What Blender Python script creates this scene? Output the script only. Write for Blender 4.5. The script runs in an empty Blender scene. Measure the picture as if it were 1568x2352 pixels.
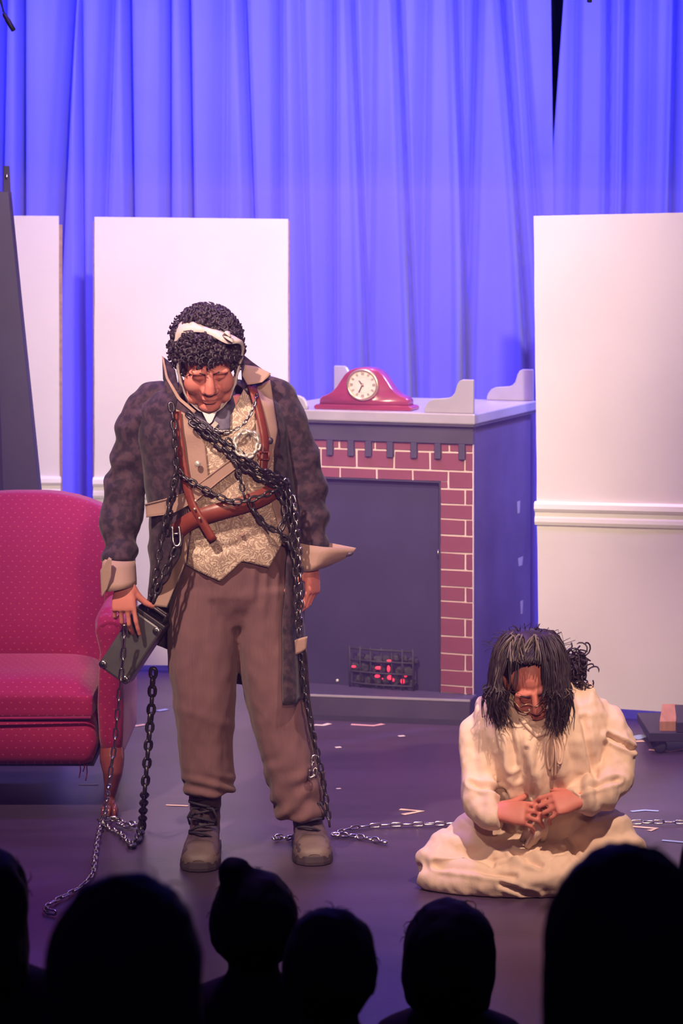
import bpy, bmesh, math, random
import numpy as np
from mathutils import Vector, Matrix, Euler, noise
from mathutils.bvhtree import BVHTree

random.seed(7)
scene = bpy.context.scene
COL = scene.collection

# ------------------------------------------------------------------ camera
F, CX, YH, CAMH = 5500.0, 784.0, 560.0, 1.89      # focal length in px, principal column, horizon row, eye height
cam_d = bpy.data.cameras.new('camera')
cam = bpy.data.objects.new('camera', cam_d); COL.objects.link(cam)
cam.location = (0, 0, CAMH); cam.rotation_euler = (math.pi / 2, 0, 0)
cam_d.sensor_fit = 'VERTICAL'; cam_d.sensor_height = 36.0; cam_d.sensor_width = 24.0
cam_d.lens = 36.0 * F / 2352.0
cam_d.shift_y = (YH - 1176.0) / 2352.0
cam_d.clip_end = 60
cam_d.dof.use_dof = True; cam_d.dof.focus_distance = 7.4; cam_d.dof.aperture_fstop = 5.0
scene.camera = cam

# ------------------------------------------------------------------ world, stage lights, exposure
world = bpy.data.worlds.new('world'); scene.world = world; world.use_nodes = True
bg = world.node_tree.nodes['Background']
bg.inputs[0].default_value = (0.34, 0.2, 0.75, 1); bg.inputs[1].default_value = 0.03
vs = scene.view_settings
scene.display_settings.display_device = 'sRGB'
vs.view_transform = 'Standard'; vs.look = 'None'; vs.gamma = 1.0; vs.use_curve_mapping = False
vs.exposure = 0.0

def spot(name, loc, aim, color, power, angle, blend=0.6, radius=0.12):
    d = bpy.data.lights.new(name, 'SPOT'); d.energy = power; d.color = color
    d.spot_size = math.radians(angle); d.spot_blend = blend; d.shadow_soft_size = radius
    o = bpy.data.objects.new(name, d); COL.objects.link(o); o.location = loc
    o.rotation_euler = (Vector(aim) - Vector(loc)).to_track_quat('-Z', 'Y').to_euler()
    return o

def area(name, loc, aim, color, power, sx, sy, spread=180):
    d = bpy.data.lights.new(name, 'AREA'); d.shape = 'RECTANGLE'; d.size = sx; d.size_y = sy
    d.energy = power; d.color = color; d.spread = math.radians(spread)
    o = bpy.data.objects.new(name, d); COL.objects.link(o); o.location = loc
    o.rotation_euler = (Vector(aim) - Vector(loc)).to_track_quat('-Z', 'Y').to_euler()
    return o

WARM, PINK, BLUE, VIOLET = (1.0, .74, .62), (1.0, .80, .67), (.30, .275, 1.0), (.48, .20, 1.0)
spot('front_spot_main', (.75, 1.2, 4.4), (-.06, 10.0, 1.98), PINK, 4300, 26, 1.0, .13)
spot('front_spot_warm', (-2.6, 2.6, 6.4), (-.45, 7.7, 1.2), WARM, 3300, 24, 1.0, .13)
spot('front_wash_pink', (.5, .2, 3.0), (.1, 9.0, 1.1), (1.0, .66, .52), 1050, 25, .9, .10)
spot('front_spot_low', (1.7, 2.8, 6.6), (.62, 7.1, .35), (1.0, .70, .54), 2300, 17, .9, .10)
spot('wash_violet', (-.6, 8.1, 5.6), (-.3, 9.2, 0), VIOLET, 640, 96, .8, .4)
spot('top_wash_pink', (.1, 9.3, 5.4), (.1, 9.3, 0), (1.0, .60, .80), 620, 46, .9, .2)  # added fill lamp that brightens the back floor and mantel top
spot('side_spot_blue', (2.7, 11.1, 3.4), (.45, 9.8, .6), BLUE, 1300, 60, .8, .2)
area('cyc_strip_blue', (0, 10.2, 3.95), (0, 11.6, 2.7), BLUE, 205, 6.4, .16, 130)
area('cyc_ground_blue', (0, 11.0, 3.6), (0, 10.9, 0), BLUE, 60, 5.5, .3, 120)
cy = scene.cycles
cy.max_bounces = 4; cy.diffuse_bounces = 2; cy.glossy_bounces = 2; cy.transmission_bounces = 2; cy.volume_bounces = 0; cy.transparent_max_bounces = 4
cy.use_adaptive_sampling = True; cy.adaptive_threshold = .08; cy.adaptive_min_samples = 16; cy.use_denoising = True
cy.caustics_reflective = False; cy.caustics_refractive = False

# ------------------------------------------------------------------ helpers
def P(px, py, Z):
    "a place in the photograph at distance Z from the camera -> metres"
    return Vector(((px - CX) * Z / F, Z, CAMH - (py - YH) * Z / F))

def PF(px, py, h=0.0):
    "a place in the photograph that lies at height h above the stage floor"
    Z = F * (CAMH - h) / (py - YH)
    return P(px, py, Z)

class Geo:
    def __init__(s): s.v = []; s.f = []
    def add(s, vs_, fs_):
        n = len(s.v); s.v += [tuple(v) for v in vs_]; s.f += [tuple(i + n for i in f) for f in fs_]; return s
    def box(s, c, size, M=None):
        hx, hy, hz = size[0] / 2, size[1] / 2, size[2] / 2
        p = [Vector((x, y, z)) for x in (-hx, hx) for y in (-hy, hy) for z in (-hz, hz)]
        p = [((M @ q) if M else q) + Vector(c) for q in p]
        return s.add(p, [(0, 1, 3, 2), (4, 6, 7, 5), (0, 4, 5, 1), (2, 3, 7, 6), (0, 2, 6, 4), (1, 5, 7, 3)])
    def hexa(s, p):   # 8 corners: bottom 4 (ccw), top 4
        return s.add(p, [(3, 2, 1, 0), (4, 5, 6, 7), (0, 1, 5, 4), (1, 2, 6, 5), (2, 3, 7, 6), (3, 0, 4, 7)])
    def loft(s, rings, caps=True):
        n = len(rings[0]); vs_ = [p for r in rings for p in r]; fs_ = []
        for i in range(len(rings) - 1):
            for j in range(n):
                a, b = i * n + j, i * n + (j + 1) % n
                fs_.append((a, b, b + n, a + n))
        if caps:
            fs_.append(tuple(range(n))[::-1]); m = (len(rings) - 1) * n; fs_.append(tuple(range(m, m + n)))
        return s.add(vs_, fs_)
    def tube(s, path, radii, n=10, caps=True, flat=None, up=None):
        path = [Vector(p) for p in path]
        if not hasattr(radii, '__len__'): radii = [radii] * len(path)
        rings = []; ref = Vector(up) if up else None
        for i, p in enumerate(path):
            t = (path[min(i + 1, len(path) - 1)] - path[max(i - 1, 0)]).normalized()
            if ref is None:
                ref = Vector((0, 0, 1)) if abs(t.z) < .9 else Vector((1, 0, 0))
            u = (ref - t * ref.dot(t))
            if u.length < 1e-5: u = t.orthogonal()
            u.normalize(); w = t.cross(u)
            if not up: ref = u
            r = radii[i]; ra, rb = (r if hasattr(r, '__len__') else (r, r * (flat or 1)))
            rings.append([p + w * (math.cos(a) * ra) + u * (math.sin(a) * rb) for a in [2 * math.pi * k / n for k in range(n)]])
        return s.loft(rings, caps)
    def ell(s, c, r, M=None, nu=14, nv=9):
        c = Vector(c); vs_ = []; fs_ = []
        if not hasattr(r, '__len__'): r = (r, r, r)
        for i in range(1, nv):
            ph = math.pi * i / nv
            for j in range(nu):
                th = 2 * math.pi * j / nu
                q = Vector((r[0] * math.sin(ph) * math.cos(th), r[1] * math.sin(ph) * math.sin(th), r[2] * math.cos(ph)))
                vs_.append(((M @ q) if M else q) + c)
        top = Vector((0, 0, r[2])); bot = -top
        vs_ += [((M @ top) if M else top) + c, ((M @ bot) if M else bot) + c]
        T, B = len(vs_) - 2, len(vs_) - 1
        for i in range(nv - 2):
            for j in range(nu):
                a, b = i * nu + j, i * nu + (j + 1) % nu
                fs_.append((a, a + nu, b + nu, b))
        for j in range(nu):
            fs_.append((T, j, (j + 1) % nu)); m = (nv - 2) * nu
            fs_.append((B, m + (j + 1) % nu, m + j))
        return s.add(vs_, fs_)
    def grid(s, g, thick=None):
        "g: rows of points; thick: vector of a second layer closing it to a solid sheet"
        R, C = len(g), len(g[0]); vs_ = [Vector(p) for r in g for p in r]; fs_ = []
        for i in range(R - 1):
            for j in range(C - 1):
                a = i * C + j; fs_.append((a, a + 1, a + C + 1, a + C))
        if thick is not None:
            N = R * C
            if callable(thick): back = [p + thick(p) for p in vs_]
            else: back = [p + Vector(thick) for p in vs_]
            vs_ = vs_ + back; fs_ += [tuple(i + N for i in f[::-1]) for f in fs_[:]]
            rim = [j for j in range(C)] + [i * C + C - 1 for i in range(1, R)] + [(R - 1) * C + j for j in range(C - 2, -1, -1)] + [i * C for i in range(R - 2, 0, -1)]
            for k in range(len(rim)):
                a, b = rim[k], rim[(k + 1) % len(rim)]
                fs_.append((b, a, a + N, b + N))
        return s.add(vs_, fs_)
    def mesh(s, name='m'):
        m = bpy.data.meshes.new(name); m.from_pydata(s.v, [], s.f); m.update(); return m

def obj(name, geo, mat, parent=None, smooth=True, label=None, bevel=0):
    "ONE mesh object; its origin is put at the middle of its base"
    m = geo.mesh(name) if isinstance(geo, Geo) else geo
    m.name = name
    n = len(m.vertices); co = np.empty(n * 3, dtype=np.float32); m.vertices.foreach_get('co', co); co = co.reshape(-1, 3)
    lo, hi = co.min(0), co.max(0); c = Vector(((lo[0] + hi[0]) / 2, (lo[1] + hi[1]) / 2, lo[2]))
    m.transform(Matrix.Translation(-c))
    if isinstance(geo, Geo):
        b = bmesh.new(); b.from_mesh(m); bmesh.ops.recalc_face_normals(b, faces=b.faces); b.to_mesh(m); b.free()
    if smooth:
        m.polygons.foreach_set('use_smooth', [True] * len(m.polygons))
    m.materials.append(M_[mat] if isinstance(mat, str) else mat)
    o = bpy.data.objects.new(name, m); COL.objects.link(o)
    if parent is not None:
        o.parent = parent; o.location = c - world_loc(parent)
    else:
        o.location = c
    if bevel:
        b = o.modifiers.new('bevel', 'BEVEL'); b.width = bevel; b.segments = 2; b.limit_method = 'ANGLE'
    if label: o['label'] = label
    return o

def world_loc(o):
    l = Vector(o.location)
    while o.parent: o = o.parent; l += Vector(o.location)
    return l

def tag(o, label=None, cat=None, group=None, kind=None):
    if label: o['label'] = label
    if cat: o['category'] = cat
    if group: o['group'] = group
    if kind: o['kind'] = kind
    return o

def thing(name, label, cat, loc, group=None):
    o = bpy.data.objects.new(name, None); COL.objects.link(o); o.location = loc; o.empty_display_size = .1
    return tag(o, label, cat, group)

def struct(name, geo, mat, smooth=False):
    return tag(obj(name, geo, mat, None, smooth), kind='structure')

def remesh(geo, voxel, smooth=4, factor=.5):
    "melts overlapping pieces into one continuous surface"
    m = geo.mesh('tmp'); o = bpy.data.objects.new('tmp', m); COL.objects.link(o)
    b = bmesh.new(); b.from_mesh(m); bmesh.ops.recalc_face_normals(b, faces=b.faces); b.to_mesh(m); b.free()
    r = o.modifiers.new('r', 'REMESH'); r.mode = 'VOXEL'; r.voxel_size = voxel
    if smooth:
        s = o.modifiers.new('s', 'SMOOTH'); s.iterations = smooth; s.factor = factor
    bpy.context.view_layer.update()
    dg = bpy.context.evaluated_depsgraph_get()
    out = bpy.data.meshes.new_from_object(o.evaluated_get(dg))
    bpy.data.objects.remove(o); bpy.data.meshes.remove(m)
    return out

def displace(m, fn):
    n = len(m.vertices)
    co = np.empty(n * 3, dtype=np.float32); m.vertices.foreach_get('co', co); co = co.reshape(-1, 3)
    no = np.empty(n * 3, dtype=np.float32); m.vertex_normals.foreach_get('vector', no); no = no.reshape(-1, 3)
    d = fn(co, no)
    if d.ndim == 1: d = no * d[:, None]
    m.vertices.foreach_set('co', (co + d).astype(np.float32).ravel()); m.update(); return m

def nz(co, sx, sy, sz, off=0.0):
    return np.array([noise.noise((x * sx + off, y * sy, z * sz)) for x, y, z in co], dtype=np.float32)

def bvh(*objs):
    vs_ = []; fs_ = []
    for o in objs:
        l = world_loc(o); n = len(vs_)
        vs_ += [Vector(v.co) + l for v in o.data.vertices]; fs_ += [tuple(i + n for i in p.vertices) for p in o.data.polygons]
    return BVHTree.FromPolygons(vs_, fs_)

def lerp_rows(rows, y):
    if y <= rows[0][0]: return rows[0][1:]
    for a, b in zip(rows, rows[1:]):
        if y <= b[0]:
            t = (y - a[0]) / (b[0] - a[0]); t = t * t * (3 - 2 * t) * .5 + t * .5
            return tuple(p + (q - p) * t for p, q in zip(a[1:], b[1:]))
    return rows[-1][1:]

def resample(pts, n):
    pts = [Vector(p) for p in pts]; d = [0.0]
    for a, b in zip(pts, pts[1:]): d.append(d[-1] + (b - a).length)
    out = []
    for k in range(n):
        t = d[-1] * k / (n - 1); i = 0
        while i < len(d) - 2 and d[i + 1] < t: i += 1
        s = (t - d[i]) / max(d[i + 1] - d[i], 1e-9); out.append(pts[i].lerp(pts[i + 1], min(s, 1)))
    return out

def smooth_path(pts, n):
    "Catmull-Rom through the points, n samples per span"
    pts = [Vector(p) for p in pts]; out = []
    for i in range(len(pts) - 1):
        a = pts[max(i - 1, 0)]; b = pts[i]; c = pts[i + 1]; d = pts[min(i + 2, len(pts) - 1)]
        for k in range(n):
            t = k / n
            out.append(.5 * ((2 * b) + (c - a) * t + (2 * a - 5 * b + 4 * c - d) * t * t + (3 * b - a - 3 * c + d) * t ** 3))
    out.append(pts[-1]); return out

def coons(top, bot, left, right, nu, nv):
    T, B = resample([Vector((*p, 0)) for p in top], nu + 1), resample([Vector((*p, 0)) for p in bot], nu + 1)
    L, R = resample([Vector((*p, 0)) for p in left], nv + 1), resample([Vector((*p, 0)) for p in right], nv + 1)
    g = []
    for i in range(nv + 1):
        v = i / nv; row = []
        for j in range(nu + 1):
            u = j / nu
            p = T[j] * (1 - v) + B[j] * v + L[i] * (1 - u) + R[i] * u - (T[0] * (1 - u) * (1 - v) + T[-1] * u * (1 - v) + B[0] * (1 - u) * v + B[-1] * u * v)
            row.append((p.x, p.y))
        g.append(row)
    return g

# ------------------------------------------------------------------ materials (procedural)
M_ = {}
def mat(name, color, rough=.6, metal=0, var=.0, vscale=8, bump=0, bscale=60, spec=.4, color2=None, stretch=(1, 1, 1), emit=None, sheen=0, sss=0, detail=4, contrast=(.35, .65)):
    m = bpy.data.materials.new(name); m.use_nodes = True; nt = m.node_tree; N = nt.nodes; L = nt.links
    b = N['Principled BSDF']
    b.inputs['Base Color'].default_value = (*color, 1); b.inputs['Roughness'].default_value = rough
    b.inputs['Metallic'].default_value = metal; b.inputs['Specular IOR Level'].default_value = spec
    if sheen: b.inputs['Sheen Weight'].default_value = sheen
    if sss:
        b.inputs['Subsurface Weight'].default_value = sss; b.inputs['Subsurface Radius'].default_value = (.012, .005, .003)
    if emit:
        b.inputs['Emission Color'].default_value = (*emit[0], 1); b.inputs['Emission Strength'].default_value = emit[1]
    tc = N.new('ShaderNodeTexCoord'); mp = N.new('ShaderNodeMapping'); mp.inputs['Scale'].default_value = stretch
    L.new(tc.outputs['Object'], mp.inputs['Vector'])
    if var or color2:
        c2 = color2 or tuple(max(0, c * (1 - var)) for c in color)
        n = N.new('ShaderNodeTexNoise'); n.inputs['Scale'].default_value = vscale; n.inputs['Detail'].default_value = detail
        r = N.new('ShaderNodeValToRGB'); r.color_ramp.elements[0].position = contrast[0]; r.color_ramp.elements[1].position = contrast[1]
        r.color_ramp.elements[0].color = (*c2, 1); r.color_ramp.elements[1].color = (*color, 1)
        L.new(mp.outputs[0], n.inputs['Vector']); L.new(n.outputs['Fac'], r.inputs[0]); L.new(r.outputs[0], b.inputs['Base Color'])
    if bump:
        n2 = N.new('ShaderNodeTexNoise'); n2.inputs['Scale'].default_value = bscale; n2.inputs['Detail'].default_value = 3
        bp = N.new('ShaderNodeBump'); bp.inputs['Strength'].default_value = bump; bp.inputs['Distance'].default_value = .004
        L.new(mp.outputs[0], n2.inputs['Vector']); L.new(n2.outputs['Fac'], bp.inputs['Height']); L.new(bp.outputs[0], b.inputs['Normal'])
    M_[name] = m; return m

mat('stage_floor', (.078, .046, .084), .37, var=.35, vscale=1.6, bump=.08, bscale=30, stretch=(.5, 3, 1), spec=.45)
mat('blue_lit_wall', (.02, .018, .09), .9)  # black wall with the blue lamp spill put into its colour
mat('curtain_blue', (.125, .118, .80), .8, var=.06, vscale=3, bump=.1, bscale=220, spec=.1, sheen=.2)
mat('flat_white', (.80, .74, .71), .7, var=.05, vscale=2.5, bump=.06, bscale=40, spec=.25)
mat('rail_white', (.88, .83, .8), .4, spec=.5)
mat('raw_wood', (.42, .26, .16), .7, var=.3, vscale=6, stretch=(1, 1, 8))
mat('dark_paint', (.045, .035, .065), .55, var=.3, vscale=4, spec=.45)
mat('firebox_black', (.045, .036, .09), .75, var=.25, vscale=3, spec=.3)
mat('fire_grey', (.075, .06, .1), .55, var=.3, vscale=5, spec=.4)
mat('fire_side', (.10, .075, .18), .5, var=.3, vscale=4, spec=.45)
mat('mantel_grey', (.42, .38, .43), .28, var=.12, vscale=9, spec=.5)
mat('mortar', (.78, .58, .58), .8)
mat('brick', (.27, .065, .1), .75, var=.22, vscale=5, bump=.1, bscale=50)
mat('coal', (.05, .045, .05), .7, var=.4, vscale=30, bump=.4, bscale=60)
mat('ember', (.9, .05, .06), .6, emit=((1, .03, .08), 1.6))
mat('clock_wood', (.30, .035, .07), .22, var=.3, vscale=6, stretch=(1, 1, 4), spec=.6)
mat('brass', (.85, .62, .38), .28, metal=.85)
mat('clock_face', (.85, .68, .58), .6, var=.08, vscale=20)
mat('clock_black', (.06, .03, .05), .5)
mat('iron', (.10, .085, .10), .34, metal=.8, spec=.5)
mat('steel', (.55, .5, .5), .25, metal=1.0)
mat('silver', (.9, .82, .74), .25, metal=.55)
mat('box_metal', (.33, .30, .32), .34, metal=.85, var=.3, vscale=7, bump=.05)
mat('skin', (.70, .225, .185), .5, var=.12, vscale=14, sss=.08, spec=.35)
mat('skin_shadow', (.36, .10, .09), .6)
mat('lip', (.48, .13, .13), .5)
mat('hair_black', (.040, .022, .040), .5, var=.4, vscale=60, spec=.5)
mat('hair_grey', (.26, .20, .19), .6, var=.3, vscale=40)
mat('bandage', (.62, .50, .50), .85, var=.12, vscale=30, bump=.3, bscale=120)
mat('coat', (.066, .032, .050), .85, color2=(.020, .009, .022), vscale=40, bump=.25, bscale=120, sheen=.12, detail=6, contrast=(.42, .6))
mat('coat_tan', (.42, .255, .215), .8, var=.12, vscale=10, bump=.15, bscale=140, sheen=.1)
mat('trouser', (.18, .084, .095), .85, var=.10, vscale=90, stretch=(3, 3, .06), bump=.15, bscale=110, sheen=.1)
mat('leather', (.25, .048, .036), .38, var=.25, vscale=20, spec=.5, bump=.1)
mat('kerchief', (.05, .035, .08), .7, color2=(.16, .13, .2), vscale=28)
mat('shirt', (.72, .62, .66), .8)
mat('button_dark', (.05, .03, .06), .35)
mat('boot_leather', (.12, .07, .09), .6, color2=(.06, .035, .055), vscale=18, bump=.3, bscale=45)
mat('boot_toe', (.19, .125, .128), .55, var=.3, vscale=14, bump=.2)
mat('boot_sole', (.05, .03, .045), .7)
mat('lace', (.03, .02, .04), .8)
mat('gown', (.86, .61, .49), .9, var=.05, vscale=5, bump=.12, bscale=160, sheen=.15, spec=.15)
mat('gown_tie', (.74, .48, .38), .85)
mat('glass_lens', (.9, .9, .9), .05, spec=.8)
mat('red_leg_wood', (.22, .05, .045), .22, spec=.6, var=.3, vscale=10)
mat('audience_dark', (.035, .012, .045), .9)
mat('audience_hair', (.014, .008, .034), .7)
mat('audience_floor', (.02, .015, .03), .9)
mat('dolly_wood', (.62, .28, .17), .6, var=.2, vscale=6, stretch=(8, 1, 1))
mat('rubber', (.025, .02, .035), .7)
mat('tape_yellow', (.80, .55, .35), .6); mat('tape_pink', (.75, .42, .40), .6)
mat('tape_blue', (.38, .48, .62), .6); mat('tape_white', (.8, .68, .58), .6)
mat('cable_black', (.01, .01, .03), .6)

def brocade():
    m = mat('brocade', (.55, .42, .30), .5, spec=.5, sheen=.1); nt = m.node_tree; N = nt.nodes; L = nt.links; b = N['Principled BSDF']
    tc = N.new('ShaderNodeTexCoord')
    n = N.new('ShaderNodeTexNoise'); n.inputs['Scale'].default_value = 26; n.inputs['Detail'].default_value = 2; n.inputs['Distortion'].default_value = 1.8
    w = N.new('ShaderNodeMath'); w.operation = 'MULTIPLY'; w.inputs[1].default_value = 34
    s = N.new('ShaderNodeMath'); s.operation = 'SINE'
    r = N.new('ShaderNodeValToRGB'); r.color_ramp.elements[0].position = .3; r.color_ramp.elements[1].position = .75
    r.color_ramp.elements[0].color = (.42, .28, .22, 1); r.color_ramp.elements[1].color = (.72, .55, .44, 1)
    L.new(tc.outputs['Object'], n.inputs['Vector']); L.new(n.outputs['Fac'], w.inputs[0]); L.new(w.outputs[0], s.inputs[0]); L.new(s.outputs[0], r.inputs[0]); L.new(r.outputs[0], b.inputs['Base Color'])
    bp = N.new('ShaderNodeBump'); bp.inputs['Strength'].default_value = .25; bp.inputs['Distance'].default_value = .003
    L.new(s.outputs[0], bp.inputs['Height']); L.new(bp.outputs[0], b.inputs['Normal'])
brocade()

def dotted_red():
    m = mat('red_fabric', (.36, .012, .06), .75, spec=.2, sheen=.15); nt = m.node_tree; N = nt.nodes; L = nt.links; b = N['Principled BSDF']
    ge = N.new('ShaderNodeNewGeometry'); sp = N.new('ShaderNodeSeparateXYZ'); L.new(ge.outputs['Position'], sp.inputs[0])
    def mth(op, a, bb=None):
        n = N.new('ShaderNodeMath'); n.operation = op
        for i, q in enumerate((a, bb)):
            if q is None: continue
            if isinstance(q, (int, float)): n.inputs[i].default_value = q
            else: L.new(q, n.inputs[i])
        return n.outputs[0]
    z = mth('MULTIPLY', mth('ADD', sp.outputs['Z'], mth('MULTIPLY', sp.outputs['Y'], .6)), 48); row = mth('FLOOR', z)
    x = mth('ADD', mth('MULTIPLY', sp.outputs['X'], 34), mth('MULTIPLY', mth('MODULO', row, 2), .5))
    dx = mth('SUBTRACT', mth('FRACT', x), .5); dz = mth('SUBTRACT', mth('FRACT', z), .5)
    d = mth('ADD', mth('MULTIPLY', dx, dx), mth('MULTIPLY', dz, dz))
    r = N.new('ShaderNodeValToRGB'); r.color_ramp.elements[0].position = .004; r.color_ramp.elements[1].position = .016
    r.color_ramp.elements[0].color = (.46, .06, .12, 1); r.color_ramp.elements[1].color = (.28, .007, .065, 1)
    L.new(d, r.inputs[0]); L.new(r.outputs[0], b.inputs['Base Color'])
    n2 = N.new('ShaderNodeTexNoise'); n2.inputs['Scale'].default_value = 160
    bp = N.new('ShaderNodeBump'); bp.inputs['Strength'].default_value = .15; bp.inputs['Distance'].default_value = .003
    L.new(n2.outputs['Fac'], bp.inputs['Height']); L.new(bp.outputs[0], b.inputs['Normal'])
dotted_red()
# ================================================================== the setting
g = Geo(); g.box((0, 9.2, -.15), (9, 7.0, .3)); struct('floor', g, 'stage_floor')
g = Geo(); g.box((0, 12.75, 2.3), (9, .1, 5.2)); struct('wall_back', g, 'blue_lit_wall')
g = Geo(); g.box((0, 4.6, -.40), (9, 2.1, .12)); struct('floor_auditorium', g, 'audience_floor')
g = Geo(); g.box((0, 2.6, .02), (9, 1.7, .96)); struct('floor_riser', g, 'audience_floor')

# ------------------------------------------------------------------ blue back curtain: two widths that part at a slit
CZ = 11.6
def curtain(name, label, x_left, x_right, folds, seed, top=4.5):
    rnd = random.Random(seed); rows = 40; ncol = int(abs(x_right[1] - x_left[1]) / 3.2)
    grid = []
    for i in range(rows + 1):
        py = -700 + (1570 + 700) * i / rows          # from above the frame to just over the floor
        t = py / 500.0
        xl = x_left[0] + (x_left[1] - x_left[0]) * max(-1.2, min(t, 1.0)); xr = x_right[0] + (x_right[1] - x_right[0]) * max(-1.2, min(t, 1.0))
        row = []
        for j in range(ncol + 1):
            px = xl + (xr - xl) * j / ncol
            d = 0.0
            for (a, b, dep, wd) in folds:
                c = a + (b - a) * max(-1.2, min(t, 1.8))
                s = (px - c) / wd
                if -6 < s < 3.2:      # sharp on one side, rolling out on the other
                    d += dep * (math.exp(-s * s * (3.2 if s > 0 else .55)))
            d += .012 * math.sin(px * .021 + seed) + .008 * math.sin(px * .052 + t * .6) + .006 * noise.noise((px * .03, t * .9, seed))
            row.append(P(px, py, CZ) + Vector((0, d * 1.9, 0)))
        grid.append(row)
    G = Geo(); G.grid(grid, (0, .004, 0))
    return tag(obj(name, G, 'curtain_blue'), label, 'curtain', 'blue cloth widths of the back curtain')
FL = [(-420, -430, .07, 16), (-330, -325, .08, 15), (-250, -255, .07, 16), (-160, -150, .08, 15), (-80, -85, .07, 14), (6, -4, .10, 13), (53, 53, .11, 9), (163, 139, .12, 12), (184, 188, .06, 8), (256, 238, .07, 13), (296, 303, .10, 9), (388, 388, .09, 9), (433, 440, .10, 9),
      (515, 512, .035, 14), (562, 580, .09, 10), (645, 648, .07, 12), (688, 700, .035, 14), (769, 770, .06, 10), (812, 830, .07, 10), (855, 850, .03, 16),
      (918, 938, .11, 10), (980, 975, .035, 16), (1050, 1064, .09, 12), (1098, 1086, .10, 16), (1162, 1196, .12, 12), (1200, 1235, .04, 10)]
FR = [(1330, 1322, .04, 12), (1406, 1402, .09, 11), (1446, 1438, .08, 11), (1500, 1490, .03, 12), (1562, 1550, .11, 13), (1640, 1650, .09, 14), (1720, 1715, .08, 14), (1800, 1810, .09, 15), (1890, 1880, .08, 15), (1980, 1985, .08, 15)]
curtain('curtain', 'wide blue curtain hanging behind the fireplace, up to the dark slit', (-480, -480), (1264, 1270), FL, 3)
curtain('curtain', 'blue curtain width hanging above and behind the white flat beside the fireplace', (1294, 1258), (2060, 2060), FR, 5)

# ------------------------------------------------------------------ white scenic flats
def flat(label, tl, tr, bl, br, rail, seed):
    "tl.. = (px, py, Z) corners of the painted face; rail = rows of the chair rail at left and right (top, bottom)"
    TL, TR, BL, BR = P(*tl), P(*tr), P(*bl), P(*br)
    for a, b in ((TL, BL), (TR, BR)): b.y = a.y
    base = (BL + BR) / 2; base.z = 0
    t = thing('scenic_flat', label, 'stage flat', base, 'white stage flats')
    right = (BR - BL).normalized(); back = Vector((-right.y, right.x, 0)).normalized()
    if back.y < 0: back = -back
    g = Geo(); n = 22; grid = []
    for i in range(n + 1):
        v = i / n; row = []
        for j in range(n + 1):
            u = j / n; p = TL.lerp(TR, u).lerp(BL.lerp(BR, u), v)
            if j in (0, n): p = p + right * (.003 * noise.noise((v * 9, seed, j)))
            row.append(p + back * (.004 * noise.noise((u * 3, v * 4, seed))))
        grid.append(row)
    g.grid(grid, back * .02); obj('panel', g, 'flat_white', t, False)
    w = (BR - BL).length; hgt = TL.z - BL.z
    for s in (.02, .5, .98):      # timber stiles and rails behind the canvas
        c = BL.lerp(BR, s) + back * .042; g = Geo()
        M = Matrix((right, back, Vector((0, 0, 1)))).transposed()
        g.box(c + Vector((0, 0, hgt / 2)), (.05, .035, hgt * .98), M); obj('stile', g, 'raw_wood', t, False)
    for s in (.02, .5, .97):
        c = BL.lerp(BR, .5) + back * .072 + Vector((0, 0, hgt * s)); g = Geo(); g.box(c, (w * .96, .022, .06), M); obj('rail', g, 'raw_wood', t, False)
    for s in (.06, .94):          # feet that keep it off the floor, with a brace
        c = BL.lerp(BR, s) + back * .22; g = Geo(); g.box((c.x, c.y, BL.z / 2 + .005), (.05, .34, BL.z + .01), M); obj('foot', g, 'raw_wood', t, False)
        g = Geo(); g.tube([c + back * .15 + Vector((0, 0, .02)), BL.lerp(BR, s) + back * .06 + Vector((0, 0, 1.1))], .015, 6); obj('brace', g, 'raw_wood', t, False)
    # chair rail: an upper round, a groove and a lower bead
    a0, a1, b0, b1 = rail
    def at(u, py): 
        Z = BL.y + (BR.y - BL.y) * u; px = tl[0] + (tr[0] - tl[0]) * u; p = TL.lerp(TR, u).lerp(BL.lerp(BR, u), .5); p = p.copy(); p.z = P(0, py, Z).z; return p
    prof = [(0, .000), (.0, .010), (.10, .020), (.30, .022), (.42, .014), (.46, .008), (.62, .007), (.70, .012), (.86, .014), (1, .008), (1, .0)]
    rings = []
    for u in (0.0, 1.0):
        top, bot = (a0, a1) if u == 0 else (b0, b1); e = right * (-.004 if u == 0 else .004)
        rings.append([at(u, top + (bot - top) * k) - back * d + e for k, d in prof])
    g = Geo(); g.loft(rings); obj('chair_rail', g, 'rail_white', t, False)
    return t
flat('white flat with chair rail at the very edge of the set, behind the red armchair', (-180, 494, 10.4), (135, 496, 10.55), (-180, 1531, 10.4), (138, 1528, 10.55), (1093, 1141, 1094, 1140), 1)
flat('white flat with chair rail standing behind the man in chains', (217, 498, 10.55), (661, 503, 10.5), (216, 1527, 10.55), (659, 1530, 10.5), (1096, 1145, 1097, 1146), 2)
flat('white flat with chair rail standing behind the seated woman in the cream gown', (1225, 496, 9.62), (1760, 484, 9.28), (1238, 1617, 9.62), (1760, 1649, 9.28), (1151, 1205, 1162, 1219), 3)

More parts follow.
